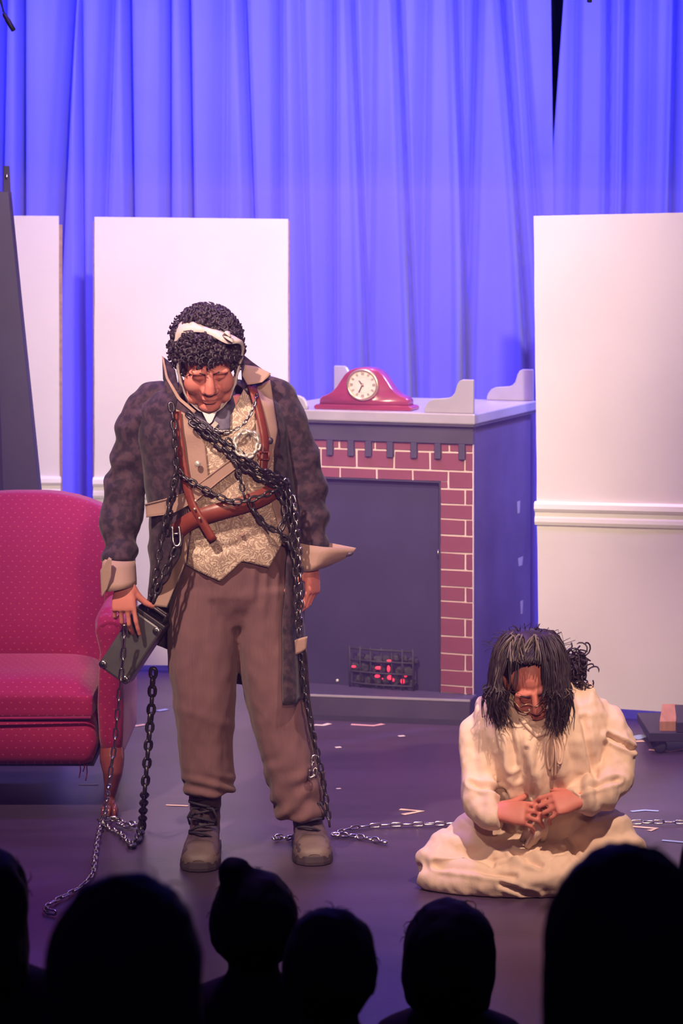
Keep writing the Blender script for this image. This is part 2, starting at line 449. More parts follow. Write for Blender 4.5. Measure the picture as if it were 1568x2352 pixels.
# ------------------------------------------------------------------ tall dark tapered panel behind the armchair
t = thing('leaning_panel', 'tall dark tapered wooden panel with a bolted post, behind the red armchair', 'stage prop', P(-10, 1660, 9.3) * Vector((1, 1, 0)) if False else Vector((P(0, 1200, 9.3).x, 9.3, 0)))
g = Geo(); Zl = 9.3
def lp(px, py, dz=0): return P(px, py, Zl + dz)
fb = 560 + F * CAMH / Zl
rows = [(440, -75, 26), (700, -95, 52), (900, -110, 73), (1135, -125, 97), (1400, -140, 124), (fb, -155, 152)]
for a, b in zip(rows, rows[1:]): pass
rings = []
for py, x0, x1 in rows:
    k = (py - 440) / 1000; rings.append([lp(x0, py, .0), lp(x0 * .4 + x1 * .6, py, -.035 - .02 * k), lp(x1 - 6, py, -.02), lp(x1, py, .0), lp(x1, py, .03), lp(x0, py, .03)])
g.loft(rings); obj('board', g, 'dark_paint', t, False, bevel=.003)
g = Geo(); g.hexa([lp(7, 450, -.012), lp(25, 450, -.012), lp(25, 450, .02), lp(7, 450, .02), lp(8, 381, -.012), lp(22, 381, -.012), lp(22, 381, .02), lp(8, 381, .02)])
po = obj('post', g, 'dark_paint', t, False, bevel=.002)
g = Geo(); g.ell(lp(15, 406, -.014), (.007, .004, .01)); obj('bolt', g, 'steel', po)

# ------------------------------------------------------------------ microphone hanging at the top of the picture
def hang_mic(label, pts, tip, Zm):
    t = thing('hanging_microphone', label, 'microphone', P(*tip[1], Zm), 'microphones hung over the stage')
    g = Geo(); g.tube([P(x, y, Zm) for x, y in pts], .003, 6); obj('cable', g, 'cable_black', t)
    a, b = P(*tip[0], Zm), P(*tip[1], Zm)
    g = Geo(); g.tube([a, a.lerp(b, .1), a.lerp(b, .35), a.lerp(b, .36), a.lerp(b, .97), b], [.004, .008, .009, .010, .0095, .006], 10); obj('capsule', g, 'cable_black', t)
    g = Geo(); g.tube([a + Vector((-.016, 0, .05)), a + Vector((.004, 0, .0)), a.lerp(b, .2)], .0025, 6); obj('clip', g, 'cable_black', t)
hang_mic('black pencil microphone hanging at an angle in the top corner', [(-60, -420), (-12, -60), (2, 0), (8, 28)], [(8, 30), (32, 71)], 9.0)
hang_mic('black microphone tip just poking into the picture above the curtain slit', [(1362, -420), (1354, -40)], [(1356, -38), (1353, 6)], 9.0)

# ------------------------------------------------------------------ tape marks on the floor
def tape(label, pts, w, m):
    path = [PF(x, y, .0012) for x, y in pts]; g = Geo(); rows = []
    for i, p in enumerate(path):
        d = (path[min(i + 1, len(path) - 1)] - path[max(i - 1, 0)]).normalized(); s = Vector((-d.y, d.x, 0)) * w / 2
        rows.append([p - s, p + s])
    g.grid(rows, (0, 0, .0008)); tag(obj('tape_mark', g, m, None, False), label, 'tape', 'tape marks on the stage floor')
tape('yellow V-shaped tape mark on the floor beside the seated woman', [(918, 1859), (968, 1863), (925, 1871)], .02, 'tape_yellow')
tape('cream hooked tape mark on the floor next to the standing man', [(722, 1665), (742, 1666), (757, 1662)], .024, 'tape_white')
tape('long pink hooked tape mark on the floor in front of the hearth', [(806, 1664), (858, 1667), (880, 1663)], .024, 'tape_pink')
tape('tiny cream tape scrap on the floor below the hearth', [(915, 1691), (929, 1690)], .02, 'tape_white')
tape('tiny tape scrap on the floor by the standing man, under the pale hooked mark', [(770, 1717), (783, 1716)], .018, 'tape_white')
tape('pale blue bent tape mark on the floor behind the seated woman, above the chain', [(1449, 1864), (1480, 1861), (1512, 1863)], .016, 'tape_blue')
tape('orange hooked tape mark on the floor just under the chain behind the seated woman', [(1450, 1898), (1508, 1903), (1490, 1908)], .018, 'tape_yellow')
tape('pale blue straight tape mark on the floor, lowest beside the seated woman', [(1520, 1930), (1575, 1935)], .016, 'tape_blue')
tape('pale blue smudged tape mark on the floor near the wheeled dolly', [(1454, 1697), (1468, 1692), (1482, 1690)], .05, 'tape_blue')
tape('yellow tape mark on the floor near the wheeled dolly, under the blue one', [(1456, 1703), (1478, 1702)], .03, 'tape_yellow')
tape('pink tape mark on the floor under the wheeled dolly', [(1490, 1722), (1535, 1726), (1575, 1720)], .016, 'tape_pink')
tape('orange tape line on the floor left of the standing man\'s boot', [(381, 1849), (432, 1851)], .012, 'tape_yellow')
tape('small orange tape mark on the floor between the armchair and the thick chain', [(308, 1668), (334, 1664)], .026, 'tape_yellow')
tape('small pale blue tape mark on the floor behind the thick chain', [(362, 1633), (384, 1629)], .026, 'tape_blue')
tape('faint cream tape line on the floor under the armchair', [(180, 1802), (226, 1802)], .008, 'tape_white')
tape('faint tape scrap on the floor beside the standing man\'s rear boot', [(772, 1812), (782, 1811)], .012, 'tape_white')

# ------------------------------------------------------------------ fireplace
PHI = math.radians(21); cu, su = math.cos(PHI), math.sin(PHI)
A = P(1086, 1594.5, 9.5); A.z = 0
UR = Vector((cu, -su, 0)); NB = Vector((su, cu, 0))
def FPt(s, h, d): return A - UR * s + NB * d + Vector((0, 0, h))
def s_of(px, d=0.0):
    m = (px - CX) / F; b = A + NB * d; return (b.x - m * b.y) / (cu + m * su)
def FPx(px, py, d=0.0):
    "(s, h) on the plane at depth d behind the front face"
    s = s_of(px, d); p = FPt(s, 0, d); return s, CAMH - (py - YH) * p.y / F
WB, DB, HB = .875, .80, 1.175
root = thing('fireplace', 'painted stage fireplace with brick surround, grey mantel shelf and glowing coals', 'fireplace', FPt(WB / 2, 0, DB / 2))
def fbox(name, s0, s1, h0, h1, d0, d1, m, parent=root, smooth=False, bevel=0):
    g = Geo(); g.hexa([FPt(s1, h0, d0), FPt(s0, h0, d0), FPt(s0, h0, d1), FPt(s1, h0, d1), FPt(s1, h1, d0), FPt(s0, h1, d0), FPt(s0, h1, d1), FPt(s1, h1, d1)])
    return obj(name, g, m, parent, smooth, bevel=bevel)
# hearth slab: front edge taken where it meets the floor
HH = .10
h1, h2 = PF(1079, 1667), PF(640, 1650.5)
k1, k2 = FPt(-.01, 0, .02), FPt(WB + .06, 0, .02)
g = Geo(); up = Vector((0, 0, HH)); g.hexa([h2, h1, k1, k2, h2 + up, h1 + up, k1 + up, k2 + up]); he = obj('hearth', g, 'fire_grey', root, False, bevel=.004)
strip_fwd = Vector((0, -.006, 0)); g = Geo(); up2 = Vector((0, 0, .022)); g.hexa([h2 + strip_fwd, h1 + strip_fwd, h1, h2, h2 + strip_fwd + up2, h1 + strip_fwd + up2, h1 + up2, h2 + up2]); obj('dark_base_strip', g, 'dark_paint', he, False)  # dark strip along the bottom of the hearth front
wear = Vector((0, -.002, HH - .006)); g = Geo(); up3 = Vector((0, 0, .0075)); g.hexa([h2 + wear, h1 + wear, h1 + wear + Vector((0, .008, 0)), h2 + wear + Vector((0, .008, 0)), h2 + wear + up3, h1 + wear + up3, h1 + wear + up3 + Vector((0, .008, 0)), h2 + wear + up3 + Vector((0, .008, 0))]); obj('worn_edge', g, 'mantel_grey', he, False)
# body: side walls, back, top board under the mantel
s_in, h_in = FPx(1010, 1107)             # opening: right jamb and lintel
s_out = WB - s_in
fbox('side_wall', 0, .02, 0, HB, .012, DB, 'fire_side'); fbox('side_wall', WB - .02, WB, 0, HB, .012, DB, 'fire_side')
fbox('back_wall', .02, WB - .02, 0, HB, DB - .02, DB, 'dark_paint')
fbox('mortar_board', 0, s_in, HH, HB, .004, .03, 'mortar'); fbox('mortar_board', s_out, WB, HH, HB, .004, .03, 'mortar'); fbox('mortar_board', s_in, s_out, h_in, HB, .004, .03, 'mortar')
fbox('firebox_panel', s_in - .004, s_out + .004, HH - .01, h_in + .006, .035, .055, 'firebox_black')
fbox('firebox_jamb', s_in - .003, s_in + .003, HH, h_in, -.002, .04, 'dark_paint'); fbox('firebox_jamb', s_out - .003, s_out + .003, HH, h_in, -.002, .04, 'dark_paint')
fbox('firebox_lintel', s_in - .003, s_out + .003, h_in - .004, h_in + .003, -.002, .04, 'dark_paint')
# door pull on the panel edge
g = Geo(); g.tube([FPt(s_in + .012, FPx(1004, 1262)[1], .03), FPt(s_in + .012, FPx(1004, 1266)[1], .012), FPt(s_in + .012, FPx(1004, 1282)[1], .012), FPt(s_in + .012, FPx(1004, 1286)[1], .03)], .003, 6); obj('pull', g, 'steel', root)
# frieze under the mantel with dentils
_, h_fr = FPx(1085, 1020)
fbox('frieze', -.004, WB + .004, h_fr, HB + .005, -.018, .01, 'fire_grey', bevel=.002)
sd = [s_of(600 + c / 2.376) for c in (380, 495, 590, 708, 838, 968, 1100)]
sd += [sd[0] + .088 * k for k in (1, 2, 3)]
for s in sd:
    if s < WB - .01: fbox('dentil', s - .0125, s + .0125, h_fr - .062, h_fr, -.02, .006, 'fire_grey', bevel=.002)
# painted-looking bricks, each a thin proud tile over the pale mortar board
def brick(s0, s1, h0, h1):
    g = .0042; rr = random.Random(int(s0 * 1e4) + int(h0 * 1e4)); j = lambda: rr.uniform(-.0012, .0012)
    a = [(s1 - g + j(), h0 + g + j()), (s0 + g + j(), h0 + g + j()), (s0 + g + j(), h1 - g + j()), (s1 - g + j(), h1 - g + j())]
    if s1 - s0 < .012 or h1 - h0 < .012: return
    G = Geo(); G.hexa([FPt(*a[0], -.0022), FPt(*a[1], -.0022), FPt(*a[1], .006), FPt(*a[0], .006), FPt(*a[3], -.0022), FPt(*a[2], -.0022), FPt(*a[2], .006), FPt(*a[3], .006)])
    obj('brick', G, 'brick', root, False)
hl = [h_in] + [FPx(1050, y)[1] for y in (1123, 1159, 1193, 1230, 1270, 1309, 1348, 1382, 1420, 1462, 1502, 1540, 1575)] + [HH]
s_sp = s_of(1068)
for side in (0, 1):
    for k in range(1, len(hl) - 1):
        a, b = hl[k + 1], hl[k]
        cuts = [0, s_sp, s_in] if k % 2 else [0, s_in]
        for c0, c1 in zip(cuts, cuts[1:]):
            if side: brick(WB - c1, WB - c0, a, b)
            else: brick(c0, c1, a, b)
hB0, hB1 = hl[1], FPx(1050, 1082)[1]; hA1 = FPx(1050, 1039)[1]
jA = [0] + [s_of(600 + c / 2.376) for c in (1110, 920, 725, 520, 325)]; jB = [0] + [s_of(600 + c / 2.376) for c in (1020, 825, 630, 430)]
while jA[-1] < WB: jA.append(jA[-1] + .148)
while jB[-1] < WB: jB.append(jB[-1] + .148)
jA[-1] = WB; jB[-1] = WB
jC = [0] + [s_of(600 + c / 2.376) for c in (1025, 830, 620, 425)] + [WB]
for js, a, b in ((jB, max(hB0, h_in), hB1), (jA, hB1, hA1), (jC, hA1, h_fr + .012)):
    for c0, c1 in zip(js, js[1:]):
        lo = a
        if js is jB and c1 <= s_in + .01: lo = hB0
        brick(c0, c1, lo, b)
brick(jB[1], s_in, hB0, h_in + .006); brick(WB - s_in, WB - jB[1], hB0, h_in + .006)
# mantel shelf with four scroll ends
MH = FPx(1083, 951, -.05)[1]
ov = .05
mantel = fbox('mantel_shelf', -.022, WB + .03, MH - .043, MH, -ov, DB + .02, 'mantel_grey', bevel=.006)
fbox('mantel_bead', -.018, WB + .025, MH - .052, MH - .043, -ov + .006, DB + .015, 'fire_grey', mantel)
def scroll(s_end, dirn, d, th=.022, L=.205, H=.135):
    "tall at its outer end, swooping down to a low rounded nose"
    pr = [(0, 0), (0, H), (.045, H), (.058, H - .006), (.068, H - .022), (.078, H - .055), (.090, H - .068), (.105, H - .074), (.165, H - .079), (.185, H - .088), (.198, H - .104), (L, .015), (L, 0)]
    rings = [[FPt(s_end + dirn * a, MH + b, dd) for a, b in pr] for dd in (d, d + th)]
    g = Geo(); g.loft(rings); return obj('scroll_end', g, 'mantel_grey', mantel, False, bevel=.004)
scroll(-.015, 1, -.045); scroll(WB + .02, -1, -.045); scroll(-.015, 1, DB - .02); scroll(WB + .02, -1, DB - .02)
# chipped white paint on the side wall
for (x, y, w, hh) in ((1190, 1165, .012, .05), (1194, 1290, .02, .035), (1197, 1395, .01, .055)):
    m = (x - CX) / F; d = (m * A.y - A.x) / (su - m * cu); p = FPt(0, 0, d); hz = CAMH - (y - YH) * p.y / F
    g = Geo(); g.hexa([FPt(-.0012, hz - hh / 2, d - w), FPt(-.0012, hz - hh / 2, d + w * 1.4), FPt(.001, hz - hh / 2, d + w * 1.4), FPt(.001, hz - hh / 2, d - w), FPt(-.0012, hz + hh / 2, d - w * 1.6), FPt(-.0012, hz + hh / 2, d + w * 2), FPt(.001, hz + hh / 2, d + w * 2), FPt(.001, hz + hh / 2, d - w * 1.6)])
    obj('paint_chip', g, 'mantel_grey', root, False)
# coal grate in the opening
gr_s = [s_of(x) for x in (950, 805)]
gz0, gz1 = FPx(880, 1572, 0)[1], FPx(880, 1487, 0)[1]
g = Geo()
for k in range(4):
    h = gz0 + (gz1 - gz0) * k / 3.2; g.tube([FPt(gr_s[0], h, -.005), FPt((gr_s[0] + gr_s[1]) / 2, h, -.02), FPt(gr_s[1], h, -.005)], .004, 6)
for k in range(7):
    s = gr_s[0] + (gr_s[1] - gr_s[0]) * k / 6; g.tube([FPt(s, HH, -.008), FPt(s, gz1, -.012)], .0035, 6)
grate = obj('grate', g, 'coal', root)
rr = random.Random(4)
for r_ in range(3):
    for k in range(7):
        s = gr_s[0] + (gr_s[1] - gr_s[0]) * (k + .5 * (r_ % 2) + .2) / 7.2; h = gz0 + .012 + r_ * .045 + rr.uniform(-.006, .006)
        g = Geo(); g.ell(FPt(s, h, .012), (.019 * rr.uniform(.8, 1.2), .014, .019 * rr.uniform(.8, 1.2)), None, 7, 5)
        g.v = [tuple(Vector(v) + Vector((rr.uniform(-1, 1), rr.uniform(-1, 1), rr.uniform(-1, 1))) * .003) for v in g.v]
        obj('coal', g, 'coal', root, False)
for (x, y, a, b) in ((866, 1553, 7, 4), (869, 1534, 9, 4), (892, 1536, 4, 8), (894, 1518, 7, 3), (895, 1556, 7, 6), (902, 1562, 4, 4), (924, 1565, 5, 7), (931, 1552, 4, 4), (812, 1531, 6, 3), (877, 1559, 3, 2)):
    s, h = FPx(x, y, -.004); g = Geo(); g.ell(FPt(s, h, -.004), (a * .0017, .006, b * .0017), None, 7, 5); obj('ember', g, 'ember', root, False)
for (x, y, r_) in ((774, 1563, .006), (827, 1576, .004)):
    s, h = FPx(x, y, .03); g = Geo(); g.ell(FPt(s, h, .033), (r_, .004, r_), None, 6, 4); obj('paint_fleck', g, 'rail_white', root, False)

# ------------------------------------------------------------------ mantel clock
s0 = s_of(838, .03)
cl = thing('mantel_clock', 'reddish tambour mantel clock with a cream round dial on the mantel shelf', 'clock', FPt(s0, MH, .05))
KU = math.radians(3); cdir = (UR * math.cos(KU) + NB * math.sin(KU)); cdep = Vector((-cdir.y, cdir.x, 0))
C0 = FPt(s0, MH, .0)
def CP(u, h, d): return C0 + cdir * (u * 1.06) + cdep * d + Vector((0, 0, h))
g = Geo(); pr = [(-.192, 0), (-.196, .006), (-.196, .014), (-.186, .02), (.186, .02), (.196, .014), (.196, .006), (.192, 0)]
g.loft([[CP(a, b, d) for a, b in pr] for d in (0.0, .11)]); obj('base', g, 'clock_wood', cl, False, bevel=.004)
half = [(0, .172), (.03, .169), (.055, .160), (.075, .143), (.092, .118), (.108, .092), (.128, .070), (.150, .058), (.166, .052), (.176, .042), (.178, .02)]
prof = [(-a, b) for a, b in half[::-1]] + half[1:]
g = Geo(); g.loft([[CP(a, b, d) for a, b in prof] for d in (.012, .018, .092, .098)]); 
g2 = Geo(); g2.loft([[CP(a * k, .02 + (b - .02) * k, d) for a, b in prof] for k, d in ((.97, .010), (1, .018), (1, .09), (.97, .098))]); obj('case', g2, 'clock_wood', cl, True)
cc = .102
def ringmesh(r0, r1, d0, d1, n=40):
    G = Geo(); rings = []
    for i in range(n):
        a = 2 * math.pi * i / n; e = (math.cos(a), math.sin(a))
        rings.append([CP(e[0] * r, cc + e[1] * r, d) for r, d in ((r0, d1), (r0, d0 + .003), ((r0 + r1) / 2, d0), (r1, d0 + .004), (r1, d1))])
    vs_ = [p for r in rings for p in r]; k = 5; fs_ = []
    for i in range(n):
        for j in range(k): a, b = i * k + j, i * k + (j + 1) % k; c, d = ((i + 1) % n) * k + (j + 1) % k, ((i + 1) % n) * k + j; fs_.append((a, b, c, d))
    return G.add(vs_, fs_)
bz = obj('bezel', ringmesh(.054, .064, -.004, .014), 'brass', cl)
g = Geo(); g.loft([[CP(math.cos(2 * math.pi * i / 36) * .0555, cc + math.sin(2 * math.pi * i / 36) * .0555, d) for i in range(36)] for d in (.003, .012)]); fc = obj('dial', g, 'clock_face', cl, False)
obj('chapter_ring', ringmesh(.0315, .033, .002, .004), 'brass', fc)
def strip(G, a0, a1, r0, r1, w, d):
    for (a, ra, rb) in ((a0, r0, r1),):
        e = Vector((math.sin(a), math.cos(a))); n_ = Vector((e.y, -e.x)) * w / 2
        q = [(e * ra - n_), (e * ra + n_), (e * rb + n_), (e * rb - n_)]
        G.hexa([CP(p.x, cc + p.y, d) for p in q] + [CP(p.x, cc + p.y, d + .001) for p in q])
for k in range(12):      # numeral strokes
    G = Geo(); a = 2 * math.pi * k / 12
    for dd in ((-.05, .05) if k % 3 else (-.09, 0, .09)): strip(G, a + dd, 0, .039, .051, .0018, .0015)
    obj('numeral', G, 'clock_black', fc, False)
G = Geo(); strip(G, math.radians(205), 0, -.006, .034, .005, -.001); obj('hour_hand', G, 'clock_black', fc, False)
G = Geo(); strip(G, math.radians(322), 0, -.008, .022, .004, -.002); obj('minute_hand', G, 'clock_black', fc, False)
G = Geo(); G.ell(CP(0, cc, -.001), .004); obj('hand_pin', G, 'brass', fc)

# ------------------------------------------------------------------ red wing armchair
CXc = -1.135; Y0 = 7.93          # middle of the chair, plane of the front rail
ch = thing('wing_armchair', 'dark red dotted wing armchair with carved cabriole legs', 'armchair', (CXc, 8.3, 0))
def CHP(x, y, z): return Vector((CXc + x, Y0 + y, z))
def softbox(name, x0, x1, y0, y1, z0, z1, bulge=.02, seg=7, parent=ch, m='red_fabric', r=.03):
    g = Geo(); rings = []
    def sq(n, a, b): return None
    nx = 20; zs = [z0, z0 + r * .3, z0 + r, (z0 + z1) / 2, z1 - r, z1 - r * .3, z1]; ins = [r, r * .3, 0, -bulge, 0, r * .3, r]
    for z, i in zip(zs, ins):
        a0, a1, b0, b1 = x0 + i, x1 - i, y0 + i, y1 - i; ring = []; c = min(r, (a1 - a0) / 3, (b1 - b0) / 3)
        for (cx_, cy_, st) in ((a1 - c, b1 - c, 0), (a0 + c, b1 - c, 90), (a0 + c, b0 + c, 180), (a1 - c, b0 + c, 270)):
            for k in range(5):
                an = math.radians(st + 90 * k / 4); ring.append(CHP(cx_ + c * math.cos(an), cy_ + c * math.sin(an), z))
        rings.append(ring)
    g.loft(rings); return obj(name, g, m, parent)
# seat cushion: domed top, front face bowing
g = Geo(); rings = []
def cushion(x0, x1, y0, y1, z0, z1, dome):
    n = 12; top = []
    for i in range(n + 1):
        v = i / n; row = []
        for j in range(n + 1):
            u = j / n; e = (1 - abs(2 * u - 1) ** 6) * (1 - abs(2 * v - 1) ** 6)
            row.append(CHP(x0 + (x1 - x0) * u, y0 + (y1 - y0) * v, z1 - .035 * (1 - e) ** 2 * 1.0 + dome * e))
        top.append(row)
    return top
tp = cushion(-.335, .315, -.035, .56, .325, .435, .022)
G = Geo(); G.grid(tp, lambda p: Vector((0, 0, .325 - p.z)))
obj('seat_cushion', remesh(G, .010, 6), 'red_fabric', ch)
softbox('front_rail', -.335, .318, -.02, .10, .165, .325, .012)
softbox('seat_deck', -.33, .33, .08, .62, .19, .32, .0)
g = Geo(); g.tube([CHP(-.33, -.04, .328), CHP(0, -.048, .328), CHP(.31, -.04, .328)], .005, 6); obj('piping', g, 'red_fabric', ch)
g = Geo(); g.box(CHP(0, .3, .16), (.62, .5, .02)); obj('dust_cover', g, 'dark_paint', ch, False)
# back with a bowed top, leaning a little
def back_rows():
    rows = []
    for i in range(17):
        v = i / 16; z = .38 + (1.0 - .38) * v; row = []
        for j in range(17):
            u = -1 + 2 * j / 16; hw = .30 + .055 * math.sin(max(0, v - .25) * 2.0)
            x = u * hw; zz = z - (.10 * max(0, v - .6) / .4) * abs(u) ** 2.6; y = .50 + .16 * v - .075 * (1 - abs(u) ** 2.2) * (1 - abs(2 * v - 1) ** 3)
            row.append(CHP(x, y, zz))
        rows.append(row)
    return rows
G = Geo(); G.grid(back_rows(), (0, .12, 0)); obj('backrest', remesh(G, .011, 6), 'red_fabric', ch)
def wing(sgn):
    G = Geo(); rows = []
    #   y (depth from front rail), z outline of the wing seen from the side, lofted across its thickness
    outl = [(.64, .93), (.56, .955), (.46, .93), (.38, .86), (.33, .77), (.32, .69), (.34, .62), (.40, .56), (.64, .52)]
    rings = []
    for k, (x, sc_) in enumerate(((.315, .93), (.335, 1.0), (.375, 1.0), (.40, .94))):
        cy_, cz_ = .52, .74; rings.append([CHP(sgn * (x + .012 * (z - .7)), cy_ + (y - cy_) * sc_, cz_ + (z - cz_) * sc_) for y, z in outl])
    G.loft(rings); obj('wing', remesh(G, .010, 5), 'red_fabric', ch)
    # arm: padded roll on top of a panel that ends in a scrolled column
    G = Geo(); G.tube([CHP(sgn * .375, -.02, .60), CHP(sgn * .375, .05, .625), CHP(sgn * .372, .25, .63), CHP(sgn * .36, .55, .62)], [.052, .062, .06, .055], 16)
    G.hexa([CHP(sgn * .335, .02, .18), CHP(sgn * .405, .02, .18), CHP(sgn * .405, .62, .18), CHP(sgn * .335, .62, .18), CHP(sgn * .335, .0, .60), CHP(sgn * .405, .0, .60), CHP(sgn * .405, .62, .60), CHP(sgn * .335, .62, .60)])
    ar = obj('arm', remesh(G, .010, 6), 'red_fabric', ch)
    G = Geo(); rings = []
    for z, w, y in ((.19, .034, -.005), (.26, .040, -.018), (.36, .044, -.03), (.46, .040, -.028), (.54, .036, -.025), (.60, .05, -.03), (.655, .046, -.025), (.665, .02, -.01)):
        rings.append([CHP(sgn * .372 + w * math.cos(a), y + .03 * math.sin(a) + .025, z) for a in [2 * math.pi * k / 14 for k in range(14)]])
    G.loft(rings); obj('arm_front', G, 'red_fabric', ar)
for sgn in (1, -1): wing(sgn)
for sx in (1, -1):
    # front: cabriole leg with a knee, an ankle and a claw foot
    G = Geo(); pts = [(0, .03, .215, .042), (.004, .0, .18, .042), (.008, -.02, .14, .033), (.002, -.012, .095, .024), (-.004, .0, .06, .019), (-.004, -.006, .04, .021), (0, -.03, .022, .030), (.002, -.05, .008, .026), (.002, -.05, .001, .018)]
    G.tube([CHP(sx * (.372 + a), b, c) for a, b, c, d in pts], [d for *_, d in pts], 12, up=(0, 1, .0)); G2 = remesh(G, .006, 2)
    lg = obj('leg', G2, 'red_leg_wood', ch)
    for k in (-1, 0, 1):
        T = Geo(); T.tube([CHP(sx * .372 + k * .014, -.04, .042), CHP(sx * .372 + k * .018, -.066, .034), CHP(sx * .372 + k * .02, -.080, .012)], [.007, .009, .005], 7); obj('claw', T, 'red_leg_wood', lg)
    G = Geo(); G.tube([CHP(sx * .30, .58, .20), CHP(sx * .31, .62, .10), CHP(sx * .33, .68, .001)], [.026, .022, .016], 8); obj('leg', G, 'red_leg_wood', ch)
g = Geo()
for k, (x, l) in enumerate(((.265, .05), (.278, .03), (.287, .06))): g.tube([CHP(x, .03, .175), CHP(x + .003, .03, .165 - l * .5), CHP(x - .002, .03, .165 - l)], .002, 5)
obj('loose_threads', g, 'red_fabric', ch)['kind'] = 'stuff'

# ------------------------------------------------------------------ wheeled dolly at the edge of the picture
dz = PF(1518, 1733).y
dl = thing('wheeled_dolly', 'low dark wheeled dolly carrying an orange wood block', 'dolly', PF(1560, 1733))
def dbox(name, x0, x1, y0, y1, dd0, dd1, m, dx=0.0, bevel=.003):
    p = []
    for y in (y1, y0):
        for (x, z) in ((x0, dz + dd0), (x1, dz + dd0), (x1 , dz + dd1), (x0, dz + dd1)):
            q = P(x, y, dz + dd0); q.y = z
            if z > dz + dd0: q.x += dx
            p.append(q)
    g = Geo(); g.hexa(p); return obj(name, g, m, dl, False, bevel=bevel)
dbox('platform', 1491, 1760, 1683, 1704, .0, .38, 'dark_paint')
dbox('wood_block', 1514, 1552, 1656, 1680.5, .03, .36, 'dolly_wood', .055)
dbox('dark_block', 1553, 1760, 1659, 1683, .0, .34, 'dark_paint', .04)
for x, dd in ((1518, .03), (1518, .34), (1700, .03), (1700, .34)):
    q = P(x, 1719, dz); c = Vector((q.x, dz + dd, .026)); g = Geo()
    g.tube([c + Vector((-.012, 0, 0)), c + Vector((-.008, 0, 0)), c + Vector((.008, 0, 0)), c + Vector((.012, 0, 0))], [.020, .025, .025, .020], 18)
    M = Matrix.Rotation(math.radians(65), 3, 'Z'); g.v = [tuple(M @ (Vector(v) - c) + c) for v in g.v]
    w = obj('caster', g, 'rubber', dl); g = Geo(); g.box(c + Vector((0, 0, .022)), (.03, .02, .02)); obj('fork', g, 'iron', w, False)
# ================================================================== people: shared builders
def head_geo(G, M, s=1.0, jaw=1.0):
    "skull, jaw, brow, nose, lips and ears in head space (face looks to -Y), placed by the 4x4 matrix M"
    R3 = M.to_3x3()
    def e(c, r, nu=18, nv=12): G.ell(M @ (Vector(c) * s), [q * s for q in r], R3, nu, nv)
    e((0, .012, .035), (.076, .096, .086), 24, 16)
    e((0, -.022, -.030), (.061 * jaw, .072, .088), 20, 14)
    e((0, -.064, -.098), (.030 * jaw, .026, .022))
    for k in (-1, 1):
        e((k * .036 * jaw, -.056, -.024), (.032, .034, .036)); e((k * .040 * jaw, -.025, -.080), (.026, .045, .030))
        e((k * .030, -.083, .030), (.030, .014, .010)); e((k * .031, -.076, .010), (.017, .015, .010))
        e((k * .015, -.097, -.030), (.011, .012, .010)); e((k * .079, .012, -.004), (.010, .020, .032))
        e((k * .083, .018, .012), (.008, .014, .014))
    G.tube([M @ (Vector(p) * s) for p in ((0, -.084, .026), (0, -.093, .010), (0, -.104, -.008), (0, -.109, -.022), (0, -.098, -.034))], [.010 * s, .0125 * s, .015 * s, .0175 * s, .012 * s], 12)
    e((0, -.091, -.058), (.024, .012, .0065)); e((0, -.089, -.0695), (.021, .012, .0075)); e((0, -.084, -.046), (.020, .012, .012))

def hand_geo(G, wrist, fdir, back, thumb, curls, scale=1.0, thumb_dir=(.75, .6, -.35), thumb_curl=18, fan=5):
    "palm, four fingers of unequal length and a thumb from the side of the palm; thumb = +1/-1 picks the side"
    y = Vector(fdir).normalized(); z = Vector(back); z = (z - y * z.dot(y)).normalized(); x = y.cross(z) * thumb
    W = Vector(wrist)
    def L(a, b, c): return W + (x * a + y * b + z * c) * scale
    rings = []
    for t, hw, th, off in ((-.02, .024, .019, 0), (.0, .025, .018, 0), (.025, .033, .017, .002), (.055, .039, .0155, 0), (.078, .040, .0135, 0), (.088, .037, .011, 0)):
        rings.append([L(off + hw * math.copysign(abs(math.cos(a)) ** .8, math.cos(a)), t, th * math.copysign(abs(math.sin(a)) ** .8, math.sin(a))) for a in [2 * math.pi * k / 16 for k in range(16)]])
    G.loft(rings)
    for i, (bx, by, segs, r0) in enumerate(((.031, .082, (.040, .024, .020), .0090), (.0105, .086, (.044, .028, .021), .0092), (-.0105, .084, (.041, .026, .020), .0088), (-.0305, .077, (.032, .020, .018), .0078))):
        c = curls[i]; ang = 0; px, py_, pz = bx, by - .012, 0; fa = math.radians(fan * (1.5 - i)); path = [(px, py_, pz), (bx, by, 0)]; px, py_, pz = bx, by, 0
        for sgm, a in zip(segs, c):
            ang += math.radians(a); st = math.cos(ang) * sgm
            mid = (px + math.sin(fa) * st * .5, py_ + math.cos(fa) * st * .5, pz - math.sin(ang) * sgm * .5)
            px += math.sin(fa) * st; py_ += math.cos(fa) * st; pz -= math.sin(ang) * sgm
            path += [mid, (px, py_, pz)]
        n = len(path); rad = [r0 * scale * (1.02 if k % 2 == 1 else .92) * (1 - .035 * k) for k in range(n)]
        G.tube([L(*p) for p in path], rad, 12); G.ell(L(*path[-1]), rad[-1] * 1.0, None, 12, 8)
    d = Vector(thumb_dir).normalized(); p = Vector((.026, .018, -.004)); path = [p - d * .012, p]; rad = [.014, .0145]
    ax = Vector((0, 0, 1)).cross(d).normalized() if abs(d.z) < .95 else Vector((1, 0, 0))
    for sgm, r0 in ((.036, .0118), (.030, .0105), (.022, .0088)):
        p = p + d * sgm; path += [p - d * sgm * .45, p]; rad += [r0 * 1.0, r0]
        d = (Matrix.Rotation(math.radians(-thumb_curl), 3, Vector((0, 0, 1))) @ d).normalized()
    G.tube([L(*p) for p in path], [r * scale for r in rad], 12); G.ell(L(*path[-1]), rad[-1] * scale, None, 12, 8)

